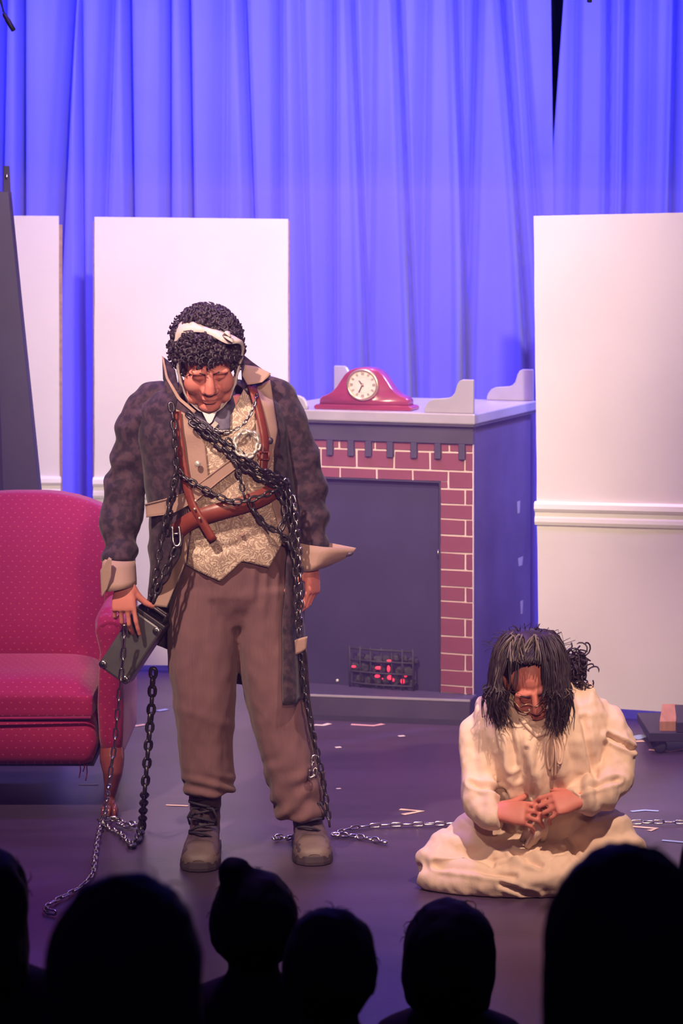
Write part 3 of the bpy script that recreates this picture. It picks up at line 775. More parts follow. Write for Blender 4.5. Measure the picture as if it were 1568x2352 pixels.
# ================================================================== the standing man
ZM = 7.43
def MP(px, py, dz=0.0): return P(px, py, ZM + dz)
man = thing('person', 'man standing head bowed in a dark patterned coat wrapped in chains, bandage round his head', 'person', Vector((-.27, 7.42, 0)))

# torso of the figure in photograph rows: (row, middle column, half width px, front depth m, back depth m, middle offset m)
TR_ = [(870, 488, 52, .065, .07, -.03), (900, 487, 120, .085, .10, -.035), (930, 487, 150, .105, .115, -.035), (1000, 490, 162, .135, .125, -.03), (1100, 503, 160, .15, .125, -.02), (1180, 515, 160, .16, .12, -.01), (1260, 526, 150, .158, .125, 0), (1340, 533, 146, .15, .13, .005), (1430, 536, 148, .145, .13, .005), (1620, 545, 155, .145, .13, .01)]
def fd(px, py, grow=0.0):
    "distance of the front of the torso from the camera"
    cx, hw, df, db, dy = lerp_rows(TR_, py); s = min(abs(px - cx) / (hw + grow * 740), .995)
    return ZM + dy - (df + grow) * (1 - s ** 2.3) ** (1 / 2.3)
def tring(py, grow=0.0, n=40, shrink=0):
    cx, hw, df, db, dy = lerp_rows(TR_, py); out = []; H = (hw - shrink) * ZM / F + grow
    for k in range(n):
        a = 2 * math.pi * k / n; c, s = math.cos(a), math.sin(a)
        x = H * math.copysign(abs(c) ** (2 / 2.3), c); y = (db + grow if s > 0 else df + grow) * math.copysign(abs(s) ** (2 / 2.3), s)
        p = P(cx, py, ZM); out.append(Vector((p.x + x, ZM + dy + y, p.z)))
    return out
def sheet(gr, off, th=.004, fn=fd, wob=0.0, seed=0):
    "cloth lying on the front of the torso, off metres in front of it"
    G = Geo(); rows = [[P(x, y, fn(x, y) - off + (wob * noise.noise((x * .02, y * .02, seed)) if wob else 0)) for x, y in r] for r in gr]
    G.grid(rows, (0, th, 0)); return G

# ---- body: head, neck, trunk, arms, hands and legs in one surface
G = Geo()
Mh = Matrix.Translation(P(476, 836, ZM - .145)) @ Matrix.Rotation(math.radians(-3), 4, 'Y') @ Matrix.Rotation(math.radians(6), 4, 'Z') @ Matrix.Rotation(math.radians(31), 4, 'X')
head_geo(G, Mh, 1.05, 1.13)
G.tube([Mh @ Vector((0, .03, -.05)), MP(482, 905, -.02), MP(486, 940, .01)], [.058, .062, .075], 16)
G.loft([tring(py, g_, 28) for py, g_ in ((905, -.05), (930, -.055), (1000, -.045), (1100, -.03), (1180, -.024), (1260, -.024), (1330, -.024))])
armL = [MP(352, 940, 0), MP(318, 1030, .0), MP(285, 1125, -.01), MP(279, 1230, -.07), MP(281, 1330, -.135)]
armR = [MP(636, 925, 0), MP(664, 1000, .01), MP(692, 1085, .02), MP(706, 1180, .0), MP(714, 1290, -.035)]
for a in (armL, armR): G.tube(smooth_path(a, 4), [.054 - .0019 * k for k in range(17)], 14); G.ell(a[0], .058)
legL = [MP(480, 1330, 0), MP(468, 1600, -.01), MP(474, 1760, -.01), MP(469, 1900, -.005)]; legR = [MP(592, 1330, 0), MP(628, 1600, .02), MP(668, 1760, .04), MP(706, 1895, .06)]
for l in (legL, legR): G.tube(smooth_path(l, 4), [.082 - .0046 * k for k in range(13)], 14)
# right hand pinching the chain, back of the hand to the camera
hand_geo(G, MP(284, 1338, -.145), (.03, -.16, -1), (-.15, -1, .10), -1, ((8, 16, 10), (16, 30, 18), (24, 42, 24), (30, 50, 30)), .98, (.50, .80, -.40), 14, 5)
# left hand hanging, thumb side to the camera, fingers curling in
hand_geo(G, MP(716, 1297, -.038), (.03, -.14, -1), (.86, -.48, .05), 1, ((14, 30, 24), (22, 38, 28), (30, 44, 30), (38, 48, 30)), 1.0, (.55, .95, -.75), 6, 5)
body_m = remesh(G, .0036, 3, .5)
body = obj('body', body_m, 'skin', man)
def face_part(name, pts, r, m, M, parent, flat=.6):
    G = Geo(); G.tube([M @ Vector(p) for p in pts], r, 8, flat=flat); return obj(name, G, m, parent)
for k in (-1, 1):
    face_part('eyebrow', [(k * .012, -.0975, .026), (k * .028, -.0975, .033), (k * .044, -.090, .032), (k * .054, -.080, .025)], [.003, .005, .0045, .002], 'hair_black', Mh, man)
    face_part('eyelid', [(k * .016, -.0895, .004), (k * .030, -.0925, .0005), (k * .044, -.085, .004)], [.0015, .0026, .0012], 'skin_shadow', Mh, man)
face_part('lips', [(-.021, -.0985, -.0635), (-.008, -.1045, -.0615), (0, -.1035, -.063), (.008, -.1045, -.0615), (.021, -.0985, -.0635)], [.0015, .0035, .0035, .0035, .0015], 'lip', Mh, man)

# ---- curly hair, parted by the bandage
rnd = random.Random(11); G = Geo()
def hair_r(d):   # radius of the hair mass in head space
    return Vector((.103 * d.x, .122 * d.y, .110 * d.z))
HC = Vector((0, .022, .052)); base = []
def hairline(p):   # True where hair grows
    if p.y < -.035: return p.z > .062 - .35 * (abs(p.x) - .05) * (abs(p.x) > .05)
    if p.y < .02: return p.z > -.005
    return p.z > -.075
def bandy(x): return -.032 - .36 * x if x < 0 else -.034 - .4 * x
nb = 0
for k in range(4600):
    d = Vector((rnd.gauss(0, 1), rnd.gauss(0, 1), rnd.gauss(0, 1))).normalized(); p = HC + hair_r(d) * rnd.uniform(.86, 1.05)
    if not hairline(p): continue
    if abs(p.y - bandy(p.x)) < .017 and p.z > .07: continue
    r = rnd.uniform(.006, .0115); Q = Matrix.Rotation(rnd.uniform(0, 6.28), 3, d)
    G.ell(Mh @ p, (r, r * rnd.uniform(.55, .9), r * rnd.uniform(.6, 1.1)), Mh.to_3x3() @ Q, 7, 5); nb += 1
for k in range(520):    # loose ringlets on the outline
    d = Vector((rnd.gauss(0, 1), rnd.gauss(0, 1), rnd.gauss(.2, 1))).normalized(); p = HC + hair_r(d) * 1.0
    if not hairline(p) or (abs(p.y - bandy(p.x)) < .022 and p.z > .07): continue
    t1 = d.orthogonal().normalized(); t2 = d.cross(t1); n = 9; R_ = rnd.uniform(.005, .010)
    G.tube([Mh @ (p + t1 * (R_ * math.cos(a * .9)) + t2 * (R_ * math.sin(a * .9)) + d * (.0026 * a)) for a in range(n)], [.0026] * (n - 1) + [.0008], 5)
G.ell(Mh @ Vector((0, .026, .055)), (.082, .10, .092), Mh.to_3x3(), 20, 14)
G.v = [v for v in G.v]
hair = obj('hair', G, 'hair_black', man)

# ---- bandage: under the chin, up both cheeks, over the top of the hair
G = Geo(); rows = []
loop = [(0, -.060, -.124, .012), (.030, -.056, -.113, .012), (.058, -.046, -.080, .012), (.074, -.036, -.035, .012), (.083, -.030, .005, .008), (.093, -.030, .045, .006), (.094, -.040, .085, .006), (.082, -.054, .114, .012), (.048, -.056, .128, .024), (0, -.034, .142, .014), (-.045, -.008, .142, .024), (-.076, .006, .120, .028), (-.086, -.010, .085, .012), (-.080, -.024, .045, .011), (-.082, -.030, .005, .010), (-.074, -.036, -.035, .012), (-.058, -.046, -.080, .012), (-.030, -.056, -.113, .012), (0, -.060, -.124, .012)]
lp_ = smooth_path([Vector((p[0] * 1.13, p[1] * 1.05 - .004, p[2] * 1.06)) for p in loop], 4); wd = [p[3] for p in smooth_path([Vector((p[3], 0, 0)) for p in loop], 4)] if False else [v.x for v in smooth_path([Vector((p[3], 0, 0)) for p in loop], 4)]
for i, p in enumerate(lp_):
    outw = Vector((p.x, 0, p.z - .02)).normalized(); w = wd[i]; tl_ = Vector((0, 1, .25)).normalized()
    wob = .007 * noise.noise((i * .55, 1, 2))
    rows.append([Mh @ (p - tl_ * w + outw * -.003), Mh @ (p - tl_ * w * .4 + outw * (.003 + wob)), Mh @ (p + tl_ * w * .3 + outw * (.001 - wob)), Mh @ (p + tl_ * w + outw * -.004)])
G.grid(rows, lambda q: (Mh @ Vector((0, 0, .02)) - q).normalized() * .004)
ban = obj('bandage', G, 'bandage', man)
G = Geo(); c = Mh @ Vector((.012, -.105, .135))
for dx, dz_, l in ((.018, .010, .05), (.026, -.006, .045)):
    q = Mh @ Vector((.050, -.066, .142)); G.tube([q, q + Vector((dx * .5, -.02, dz_)), q + Vector((dx, -.028, dz_ - .012))], [.008, .011, .004], 8, flat=.5)
obj('knot', G, 'bandage', ban)

# ---- trousers
def legrings(rows, zc, rd):
    out = []
    for py, xl, xr, z, r in rows:
        a, b = P(xl, py, ZM + z), P(xr, py, ZM + z); c = (a + b) / 2; H = (b.x - a.x) / 2; ring = []
        for k in range(40):
            th = 2 * math.pi * k / 40
            fold = 1 + .035 * math.sin(th * 5 + py * .004) * min(1, (py - 1280) / 300) + .03 * noise.noise((math.cos(th) * 1.5, math.sin(th) * 1.5, py * .012))
            ring.append(c + Vector((H * math.cos(th) * fold ** .3, r * math.sin(th) * fold, 0)))
        out.append(ring)
    return out
LL = [(1345, 395, 560, .0, .125), (1400, 388, 556, .0, .12), (1460, 385, 553, -.005, .118), (1530, 386, 545, -.01, .112), (1600, 397, 541, -.015, .106), (1650, 402, 538, -.015, .10), (1700, 408, 535, -.01, .096), (1740, 412, 535, -.01, .094), (1780, 417, 538, -.01, .094), (1806, 420, 540, -.01, .094), (1818, 423, 538, -.01, .09)]
LR = [(1345, 530, 672, .0, .125), (1400, 538, 674, .005, .12), (1460, 541, 679, .01, .118), (1530, 549, 688, .01, .112), (1600, 562, 697, .015, .108), (1650, 574, 706, .02, .104), (1700, 588, 716, .025, .10), (1750, 601, 728, .03, .098), (1800, 612, 739, .04, .098), (1840, 622, 747, .045, .098), (1866, 630, 750, .05, .096), (1874, 636, 748, .05, .09)]
G = Geo()
for rows in (LL, LR):
    dense = []
    for a, b in zip(rows, rows[1:]):
        n = max(1, int((b[0] - a[0]) / 12))
        for k in range(n): dense.append(tuple(p + (q - p) * k / n for p, q in zip(a, b)))
    dense.append(rows[-1]); G.loft(legrings(dense, 0, 0))
G.loft([tring(py, -.012 - max(0, py - 1360) * .0006, 40, max(0, py - 1360) * .5) for py in (1230, 1260, 1300, 1340, 1360, 1380, 1400, 1420, 1432)])
G.ell(MP(546, 1400, 0), (.05, .10, .055))
tm = remesh(G, .0065, 9)
def tr_fold(co, no):
    d = .0035 * nz(co, 22, 22, 5) + .0025 * nz(co, 40, 40, 22, 3.1)
    z = co[:, 2]; px = co[:, 0] / co[:, 1] * F + CX; py = YH + (CAMH - z) * F / co[:, 1]
    # pleats below the waist and bunching above the right boot
    for x0, w in ((455, 7), (485, 6), (585, 8), (610, 6), (637, 6)):
        s = (px - x0 + (py - 1300) * .04) / w; d += .006 * np.exp(-s * s) * np.clip((1480 - py) / 200, 0, 1) * np.clip((py - 1280) / 40, 0, 1)
    rb = (px > 600) * np.clip((py - 1720) / 90, 0, 1); d += rb * .0052 * np.sin((py + (px - 690) * .65) * .11 + 3.2 * nz(co, 9, 9, 9)) * np.clip(nz(co, 8, 8, 11, 6) + .6, 0, 1)
    lb = (px < 560) * np.clip((py - 1770) / 30, 0, 1); d += lb * .005 * np.sin((py - (px - 480) * .25) * .2 + 2 * nz(co, 9, 9, 9))
    kn = (px < 560) * np.exp(-((py - 1640 - (px - 450) * .35) / 14) ** 2); d += kn * .004
    return d
tr = obj('trousers', displace(tm, tr_fold), 'trouser', man)

# ---- boots
def boot(ankle, fdir, ankle_h, label):
    f = Vector(fdir).normalized(); s = Vector((-f.y, f.x, 0)); A_ = Vector((ankle.x, ankle.y, 0)) - f * .06
    def BP(d, x, h): return A_ + f * d + s * (x * 1.12) + Vector((0, 0, h))
    G = Geo(); rings = []
    for d, hw, hg in ((-.012, .024, .06), (0, .034, .085), (.04, .040, .10), (.10, .042, .105), (.15, .045, .092), (.19, .049, .076), (.225, .051, .066), (.255, .047, .058), (.275, .036, .048), (.285, .018, .034)):
        ring = []
        for k in range(18):
            a = 2 * math.pi * k / 18; c, q = math.cos(a), math.sin(a)
            ring.append(BP(d, hw * math.copysign(abs(c) ** .7, c), .02 + (hg - .02) * (.5 + .5 * math.copysign(abs(q) ** .8, q))))
        rings.append(ring)
    G.loft(rings); G.tube([BP(.06, 0, .05), BP(.062, 0, .12), BP(.058, 0, .19), BP(.055, 0, ankle_h)], [(.046, .060), (.047, .058), (.052, .060), (.055, .062)], 18, up=f)
    m = remesh(G, .006, 3); displace(m, lambda co, no: .003 * nz(co, 60, 60, 45))
    bt = thing_child('boot', man, A_ + f * .1)
    up_ = obj('upper', m, 'boot_leather', bt)
    G = Geo(); oc = [(-.022, .0), (-.014, .028), (.01, .042), (.06, .044), (.12, .046), (.19, .054), (.235, .055), (.27, .046), (.292, .025), (.297, 0)]
    out = oc + [(d, -x) for d, x in oc[-2:0:-1]]
    G.loft([[BP(d * (1.0 if h < .02 else .985), x * (1 if h < .02 else .97), h) for d, x in out] for h in (.001, .012, .03)]); obj('sole', G, 'boot_sole', bt, False, bevel=.003)
    G = Geo(); rings = []
    for d, hw, hg in ((.200, .0515, .076), (.225, .053, .069), (.255, .049, .061), (.277, .038, .051), (.289, .018, .036)):
        rings.append([BP(d, hw * math.copysign(abs(math.cos(a)) ** .7, math.cos(a)), .022 + (hg - .022) * max(0, math.sin(a)) ** .8) for a in [math.pi * k / 16 for k in range(17)]])
    G.grid(rings, (0, 0, -.002)); G.add(rings[-1], [tuple(range(17))]); obj('toe_cap', G, 'boot_toe', bt)
    G = Geo(); rr = random.Random(int(ankle_h * 1000))
    for k in range(7):
        t = k / 6; d0 = .175 - .065 * t ** .7; h0 = .088 + .11 * t; tilt = .010 * (1 if k % 2 else -1)
        pts = []
        for q in range(7):
            u = -1 + q / 3; pts.append(BP(d0 + .012 - .030 * abs(u) ** 2, u * (.036 + .006 * t), h0 + .004 + tilt * u - .016 * abs(u) ** 2 * (1 - t)))
        G.tube(pts, .0042, 6)
    for k in (-1, 1):
        q = BP(.135, k * .01, .155); G.tube([q, q + f * .022 + s * k * .02 + Vector((0, 0, .006)), q + f * .02 + s * k * .034 + Vector((0, 0, -.022)), q + f * .014 + s * k * .028 + Vector((0, 0, -.045))], .0035, 6)
    obj('laces', G, 'lace', bt)
    return bt
def thing_child(name, parent, loc):
    o = bpy.data.objects.new(name, None); COL.objects.link(o); o.parent = parent; o.location = Vector(loc) - world_loc(parent); o.empty_display_size = .05; return o
boot(P(471, 1830, 7.43), (-.03, -1, 0), .27, 'l')
boot(P(707, 1850, 7.50), (.10, -1, 0), .24, 'r')

# ---- waistcoat, kerchief and shirt
wc = sheet(coons([(436, 962), (470, 985), (505, 1000), (532, 950), (570, 872)], [(424, 1296), (462, 1316), (505, 1336), (556, 1289), (618, 1304), (648, 1248)], [(436, 962), (428, 1080), (432, 1200), (424, 1296)], [(570, 872), (640, 1020), (650, 1130), (648, 1248)], 40, 50), .006, .006, wob=.006, seed=2)
wm = wc.mesh('wc')
def wc_fold(co, no):
    px = co[:, 0] / co[:, 1] * F + CX; py = YH + (CAMH - co[:, 2]) * F / co[:, 1]; d = np.zeros(len(co), dtype=np.float32)
    for (x0, y0, x1, y1, w, a) in ((430, 1255, 500, 1262, 6, .011), (500, 1262, 545, 1252, 6, .009), (440, 1232, 500, 1246, 5, .006), (455, 1285, 500, 1268, 5, .006), (565, 1240, 640, 1215, 8, .006), (556, 1200, 552, 1290, 3, .004)):
        L_ = math.hypot(x1 - x0, y1 - y0); ux, uy = (x1 - x0) / L_, (y1 - y0) / L_
        t = np.clip((px - x0) * ux + (py - y0) * uy, 0, L_); dist = np.hypot(px - x0 - t * ux, py - y0 - t * uy); d += a * np.exp(-(dist / w) ** 2)
    out = np.zeros_like(co); out[:, 1] = d - .004 * np.exp(-((py - 1235) / 9) ** 2) * (px < 510); return out
wo = obj('waistcoat', displace(wm, wc_fold), 'brocade', man)
for (x, y) in ((556, 1228), (553, 1186)):
    G = Geo(); G.ell(P(x, y, fd(x, y) - .011), (.007, .004, .007)); obj('button', G, 'coat_tan', wo)
obj('shirt', sheet(coons([(464, 946), (480, 952), (498, 945)], [(476, 970), (481, 974), (486, 970)], [(464, 946), (476, 970)], [(498, 945), (486, 970)], 10, 8), .022), 'shirt', man)
G = Geo(); G.tube([MP(484, 965, -.03), MP(482, 935, -.03), MP(480, 905, -.022), MP(480, 880, -.01)], [.108, .094, .082, .076], 24); obj('neck_cloth', G, 'kerchief', man)
G = sheet(coons([(425, 948), (452, 955), (470, 966), (482, 975)], [(432, 975), (460, 1000), (490, 1010), (500, 1000)], [(425, 948), (432, 975)], [(482, 975), (500, 1000)], 12, 8), .016, .008, wob=.012, seed=5)
kn = obj('kerchief', G, 'kerchief', man)
G = sheet(coons([(490, 965), (515, 935), (530, 945)], [(496, 1000), (515, 992), (528, 985)], [(490, 965), (496, 1000)], [(530, 945), (528, 985)], 10, 8), .018, .008, wob=.012, seed=8); obj('kerchief', G, 'kerchief', man)
G = Geo(); G.box(P(493, 975, fd(493, 975) - .028), (.014, .006, .018), Matrix.Rotation(.7, 3, 'Y')); obj('pin', G, 'silver', kn, False)

# ---- coat: shell open at the front, sleeves, collar, lapels, cuffs
EDGE_L = [(870, 452), (905, 412), (940, 405), (1040, 420), (1130, 436), (1200, 430), (1260, 424), (1330, 395), (1420, 352), (1490, 345)]
EDGE_R = [(870, 535), (890, 565), (930, 606), (1000, 636), (1080, 634), (1160, 668), (1260, 682), (1400, 682), (1500, 690), (1620, 700)]
def shell(grow=.016, n=56, rows=54, y0=872, y1=1600):
    out = []
    for i in range(rows + 1):
        py = y0 + (y1 - y0) * i / rows; cx, hw, df, db, dy = lerp_rows(TR_, py)
        flare = 0 if py < 1180 else (py - 1180) / 400 * .035
        H = hw * ZM / F + grow + flare; c = P(cx, py, ZM)
        if py > 1180: H += .03 * min(1, (py - 1180) / 100)
        def ang(px):   # angle of the opening edge on the front
            s = max(-.999, min(.999, (P(px, py, ZM).x - c.x) / H)); s = math.copysign(abs(s) ** (2.3 / 2), s); return -math.acos(s)
        el, er = lerp_rows(EDGE_L, py)[0], lerp_rows(EDGE_R, py)[0]
        a0, a1 = ang(er), ang(el) + 2 * math.pi; row = []
        for k in range(n + 1):
            a = a0 + (a1 - a0) * k / n; ca, sa = math.cos(a), math.sin(a)
            low = min(1, max(0, (py - 1180) / 260)); fold = .012 * low * math.sin(a * 9 + 1) + .006 * noise.noise((ca * 3, sa * 3, py * .012))
            HR = min(H, P(692 + max(0, py - 1400) * .04, py, ZM).x - c.x) if ca > 0 and py > 1150 else H
            x = (HR + fold * .6) * math.copysign(abs(ca) ** (2 / 2.3), ca); y = ((db if sa > 0 else df) + grow + flare + fold) * math.copysign(abs(sa) ** (2 / 2.3), sa)
            # left (screen) skirt ends higher than the rest
            left = max(0, -ca); pz = py
            if py > 1200: pz = 1200 + (py - 1200) * (1 - .30 * left)
            q = P(cx, pz, ZM); row.append(Vector((c.x + x, ZM + dy + y, q.z)))
        out.append(row)
    return out
sh = shell(); G = Geo()
def inward(p):
    c = Vector((-.36, ZM, p.z)); v = c - p; v.z = 0; return v.normalized() * .006
G.grid(sh, inward); coat = obj('coat', G, 'coat', man)
def sleeve(rows, zo, name='sleeve'):
    G = Geo(); rings = []
    pts = smooth_path([Vector((px, py, 0)) for py, px, r, z in rows], 6); rr_ = [v for v in smooth_path([Vector((r, z, 0)) for py, px, r, z in rows], 6)]
    path = [P(p.x, p.y, ZM + q.y) for p, q in zip(pts, rr_)]; rad = [(q.x * ZM / F, q.x * ZM / F * 1.05) for q in rr_]
    G.tube(path, rad, 26); G.ell(path[1], rad[1][0] * 1.02, None, 18, 12)
    m = remesh(G, .0075, 4)
    def fold(co, no):
        z = co[:, 2]; return .007 * np.sin(z * 62 + 3.2 * nz(co, 9, 9, 5)) * np.clip(nz(co, 5, 5, 7, 4) + .55, 0, 1) + .004 * nz(co, 26, 26, 26)
    return obj(name, displace(m, fold), 'coat', coat)
sleeve([(925, 360, 50, .0), (965, 335, 60, .0), (1030, 317, 55, .0), (1110, 290, 46, -.01), (1185, 279, 47, -.04), (1240, 276, 38, -.07), (1300, 276, 36, -.11)], 0)
sleeve([(900, 618, 40, .0), (930, 637, 50, .0), (1000, 663, 50, .01), (1070, 690, 47, .02), (1150, 709, 42, .015), (1240, 714, 36, -.02), (1262, 714, 34, -.03)], 0)
def loop_sheet(rings, th, m, name, parent):
    G = Geo(); n = len(rings[0]); vs_ = []; 
    for r in rings: vs_ += r
    cen = [sum(r, Vector()) / n for r in rings]; inner = []
    for r, c in zip(rings, cen): inner += [p + (c - p).normalized() * th for p in r]
    R_ = len(rings); N = R_ * n; fs_ = []
    for i in range(R_ - 1):
        for j in range(n):
            a, b = i * n + j, i * n + (j + 1) % n; fs_ += [(a, b, b + n, a + n), (a + N, a + n + N, b + n + N, b + N)]
    for j in range(n):
        b = (j + 1) % n; fs_ += [(j, j + N, b + N, b), ((R_ - 1) * n + j, (R_ - 1) * n + b, (R_ - 1) * n + b + N, (R_ - 1) * n + j + N)]
    G.add(vs_ + inner, fs_); return obj(name, G, m, parent)
def cuff_ring(py, xl, xr, z, rd, tip=0, slope=0):
    a, b = P(xl, py, ZM + z), P(xr, py, ZM + z); c = (a + b) / 2; H = (b.x - a.x) / 2; out = []
    for k in range(32):
        th = 2 * math.pi * k / 32; ct, st = math.cos(th), math.sin(th)
        x = H * ct; y = rd * st * (1 - tip * max(0, ct) ** 1.2)
        out.append(c + Vector((x, y, -slope * ct)))
    return out
cf = loop_sheet([cuff_ring(1284, 236, 310, -.105, .052, 0, .004), cuff_ring(1300, 234, 312, -.11, .055, 0, .0), cuff_ring(1335, 233, 314, -.125, .058, 0, -.006), cuff_ring(1350, 234, 314, -.13, .058, 0, -.010)], .006, 'coat_tan', 'cuff', coat)
G = sheet(coons([(250, 1280), (256, 1284)], [(233, 1374), (246, 1352)], [(250, 1280), (230, 1310), (233, 1374)], [(256, 1284), (255, 1325), (246, 1352)], 5, 14), 0, .005, fn=lambda x, y: ZM - .195 + (256 - x) * .0012); obj('cuff_flap', G, 'coat_tan', cf)
cf = loop_sheet([cuff_ring(1251, 676, 818, -.03, .064, .85, .010), cuff_ring(1266, 675, 812, -.032, .066, .85, .004), cuff_ring(1290, 678, 785, -.034, .062, .8, -.004), cuff_ring(1306, 680, 752, -.036, .058, .6, -.006)], .006, 'coat_tan', 'cuff', coat)
G = Geo(); G.ell(P(803, 1273, ZM - .052), (.012, .004, .006), Matrix.Rotation(-.4, 3, 'Y')); obj('button', G, 'button_dark', cf)
# collar: standing pieces either side of the neck
fcol = lambda x, y: fd(max(420, min(590, x)), max(900, y)) - .02 + .0006 * abs(x - 480)
def free(gr, zfn, th=.006):
    G = Geo(); G.grid([[P(x, y, zfn(x, y)) for x, y in r] for r in gr], (0, th, 0)); return G
cl_ = obj('collar', free(coons([(372, 818), (388, 830), (402, 850)], [(392, 935), (424, 955), (444, 952)], [(372, 818), (374, 870), (392, 935)], [(402, 850), (414, 912), (444, 952)], 8, 16), lambda x, y: ZM - .04 - (y - 812) * .0007 - (x - 370) * .0003), 'coat', coat)
obj('collar_edge', free(coons([(371, 817), (375, 821)], [(446, 950), (450, 944)], [(371, 817), (380, 868), (408, 918), (446, 950)], [(376, 822), (386, 868), (414, 914), (450, 944)], 4, 18), lambda x, y: ZM - .052 - (y - 812) * .0007 - (x - 370) * .0003), 'coat_tan', cl_)
cl_ = obj('collar', free(coons([(548, 806), (580, 832), (622, 862)], [(556, 896), (576, 886), (600, 880)], [(548, 806), (554, 850), (556, 896)], [(622, 862), (612, 872), (600, 880)], 14, 12), lambda x, y: ZM - .035 - (y - 806) * .0008), 'coat', coat)
obj('collar_flap', free(coons([(562, 838), (590, 842), (622, 858)], [(568, 884), (585, 882), (602, 878)], [(562, 838), (556, 862), (568, 884)], [(622, 858), (614, 868), (602, 878)], 10, 8), lambda x, y: ZM - .115 - (y - 838) * .0006, .008), 'coat_tan', cl_)
# lapels (tan facings)
obj('lapel', sheet(coons([(404, 940), (425, 950), (432, 968)], [(436, 1130), (470, 1112), (478, 1095)], [(404, 940), (412, 1030), (436, 1130)], [(432, 968), (470, 1020), (478, 1095)], 12, 24), .020, .006, wob=.004), 'coat_tan', coat)
obj('lapel', sheet(coons([(576, 890), (598, 884), (620, 872)], [(596, 1088), (612, 1084), (622, 1070)], [(576, 890), (588, 985), (596, 1088)], [(620, 872), (638, 990), (622, 1070)], 12, 26), .028, .006, wob=.004), 'coat_tan', coat)
for (x, y, r) in ((454, 1065, .0095), (620, 1012, .010)):
    G = Geo(); G.ell(P(x, y, fd(x, y) - .040), (r, .006, r)); obj('button', G, 'silver' if x < 500 else 'button_dark', coat)
# crossing tan band with piped edges, and the facing that hangs to the hip
fsash = lambda x, y: fd(x, y) if x > 400 else fd(400, y) + (400 - x) * .0006
sb = obj('tan_band', sheet(coons([(333, 1158), (380, 1146), (432, 1130), (480, 1092), (528, 1056)], [(336, 1188), (395, 1180), (448, 1152), (500, 1108), (542, 1076)], [(333, 1158), (336, 1188)], [(528, 1056), (542, 1076)], 34, 6), .030, .006, fn=fsash), 'coat_tan', coat)
for line in ([(333, 1159), (380, 1147), (432, 1131), (480, 1093), (528, 1057)], [(336, 1187), (395, 1179), (448, 1151), (500, 1107), (542, 1075)]):
    G = Geo(); G.tube([P(x, y, fsash(x, y) - .032) for x, y in line], .0025, 6); obj('piping', G, 'coat_tan', sb)
fhip = lambda x, y: min(fd(max(x, 400), min(y, 1330)) + (max(0, 420 - x)) * .0003, 7.40)
fc_ = obj('front_facing', sheet(coons([(418, 1210), (440, 1200)], [(352, 1392), (383, 1396)], [(418, 1210), (402, 1290), (372, 1350), (352, 1392)], [(440, 1200), (428, 1290), (402, 1350), (383, 1396)], 8, 30), .022, .006, fn=fhip), 'coat_tan', coat)
G = Geo(); G.tube([P(x, y, fhip(x, y) - .025) for x, y in ((440, 1200), (429, 1290), (403, 1350), (384, 1396))], .003, 6); obj('piping', G, 'coat', fc_)
obj('front_facing', sheet(coons([(612, 1085), (640, 1110)], [(645, 1228), (672, 1235)], [(612, 1085), (625, 1160), (645, 1228)], [(640, 1110), (660, 1180), (672, 1235)], 8, 20), .018, .005), 'coat_tan', coat)
obj('pocket_flap', free(coons([(656, 1478), (690, 1466), (706, 1462)], [(660, 1510), (690, 1500), (703, 1490)], [(656, 1478), (660, 1510)], [(706, 1462), (703, 1490)], 8, 6), lambda x, y: ZM - .115 + (x - 656) * .0008), 'coat_tan', coat)
obj('coat_tail', free(coons([(668, 1500), (704, 1490)], [(742, 1872), (752, 1868)], [(668, 1500), (686, 1600), (712, 1740), (742, 1872)], [(704, 1490), (712, 1600), (730, 1740), (752, 1868)], 8, 30), lambda x, y: ZM - .03 + (y - 1500) * .00025 + .008 * math.sin(x * .3), .008), 'coat', coat)
G = Geo(); G.tube([P(x, y, fd(x, y) - .04) for x, y in ((596, 880), (600, 884))], .002, 5)

# ---- leather harness
def strap(name, line, w, off, label=None, fn=fd):
    pts = resample(smooth_path([Vector((x, y, 0)) for x, y in line], 8), 30); gr = []
    for i, p in enumerate(pts):
        d = (pts[min(i + 1, 29)] - pts[max(i - 1, 0)]).normalized(); n = Vector((-d.y, d.x, 0)) * w / 2
        gr.append([((p - n).x, (p - n).y), (p.x, p.y), ((p + n).x, (p + n).y)])
    return obj(name, sheet(gr, off, .005, fn=fn), 'leather', man)
strap('harness_strap', [(406, 945), (412, 1010), (424, 1090), (438, 1150), (462, 1195), (490, 1242)], 19, .037)
strap('harness_strap', [(578, 884), (596, 950), (608, 1010), (606, 1050), (604, 1085)], 19, .042)
bt = strap('belt', [(404, 1222), (440, 1195), (490, 1178), (560, 1158), (610, 1138), (648, 1112)], 38, .036)
for (x, y) in ((449, 1150), (447, 1169), (458, 1190)):
    G = Geo(); G.ell(P(x, y, fd(x, y) - .045), .004, None, 8, 6); obj('rivet', G, 'silver', bt)
G = Geo(); q = P(606, 1047, fd(606, 1047) - .05)
for a, b in (((-.015, .011), (.015, .011)), ((.015, .011), (.015, -.011)), ((.015, -.011), (-.015, -.011)), ((-.015, -.011), (-.015, .011))): G.tube([q + Vector((a[0], 0, a[1])), q + Vector((b[0], 0, b[1]))], .003, 6)
obj('buckle', G, 'leather', man)
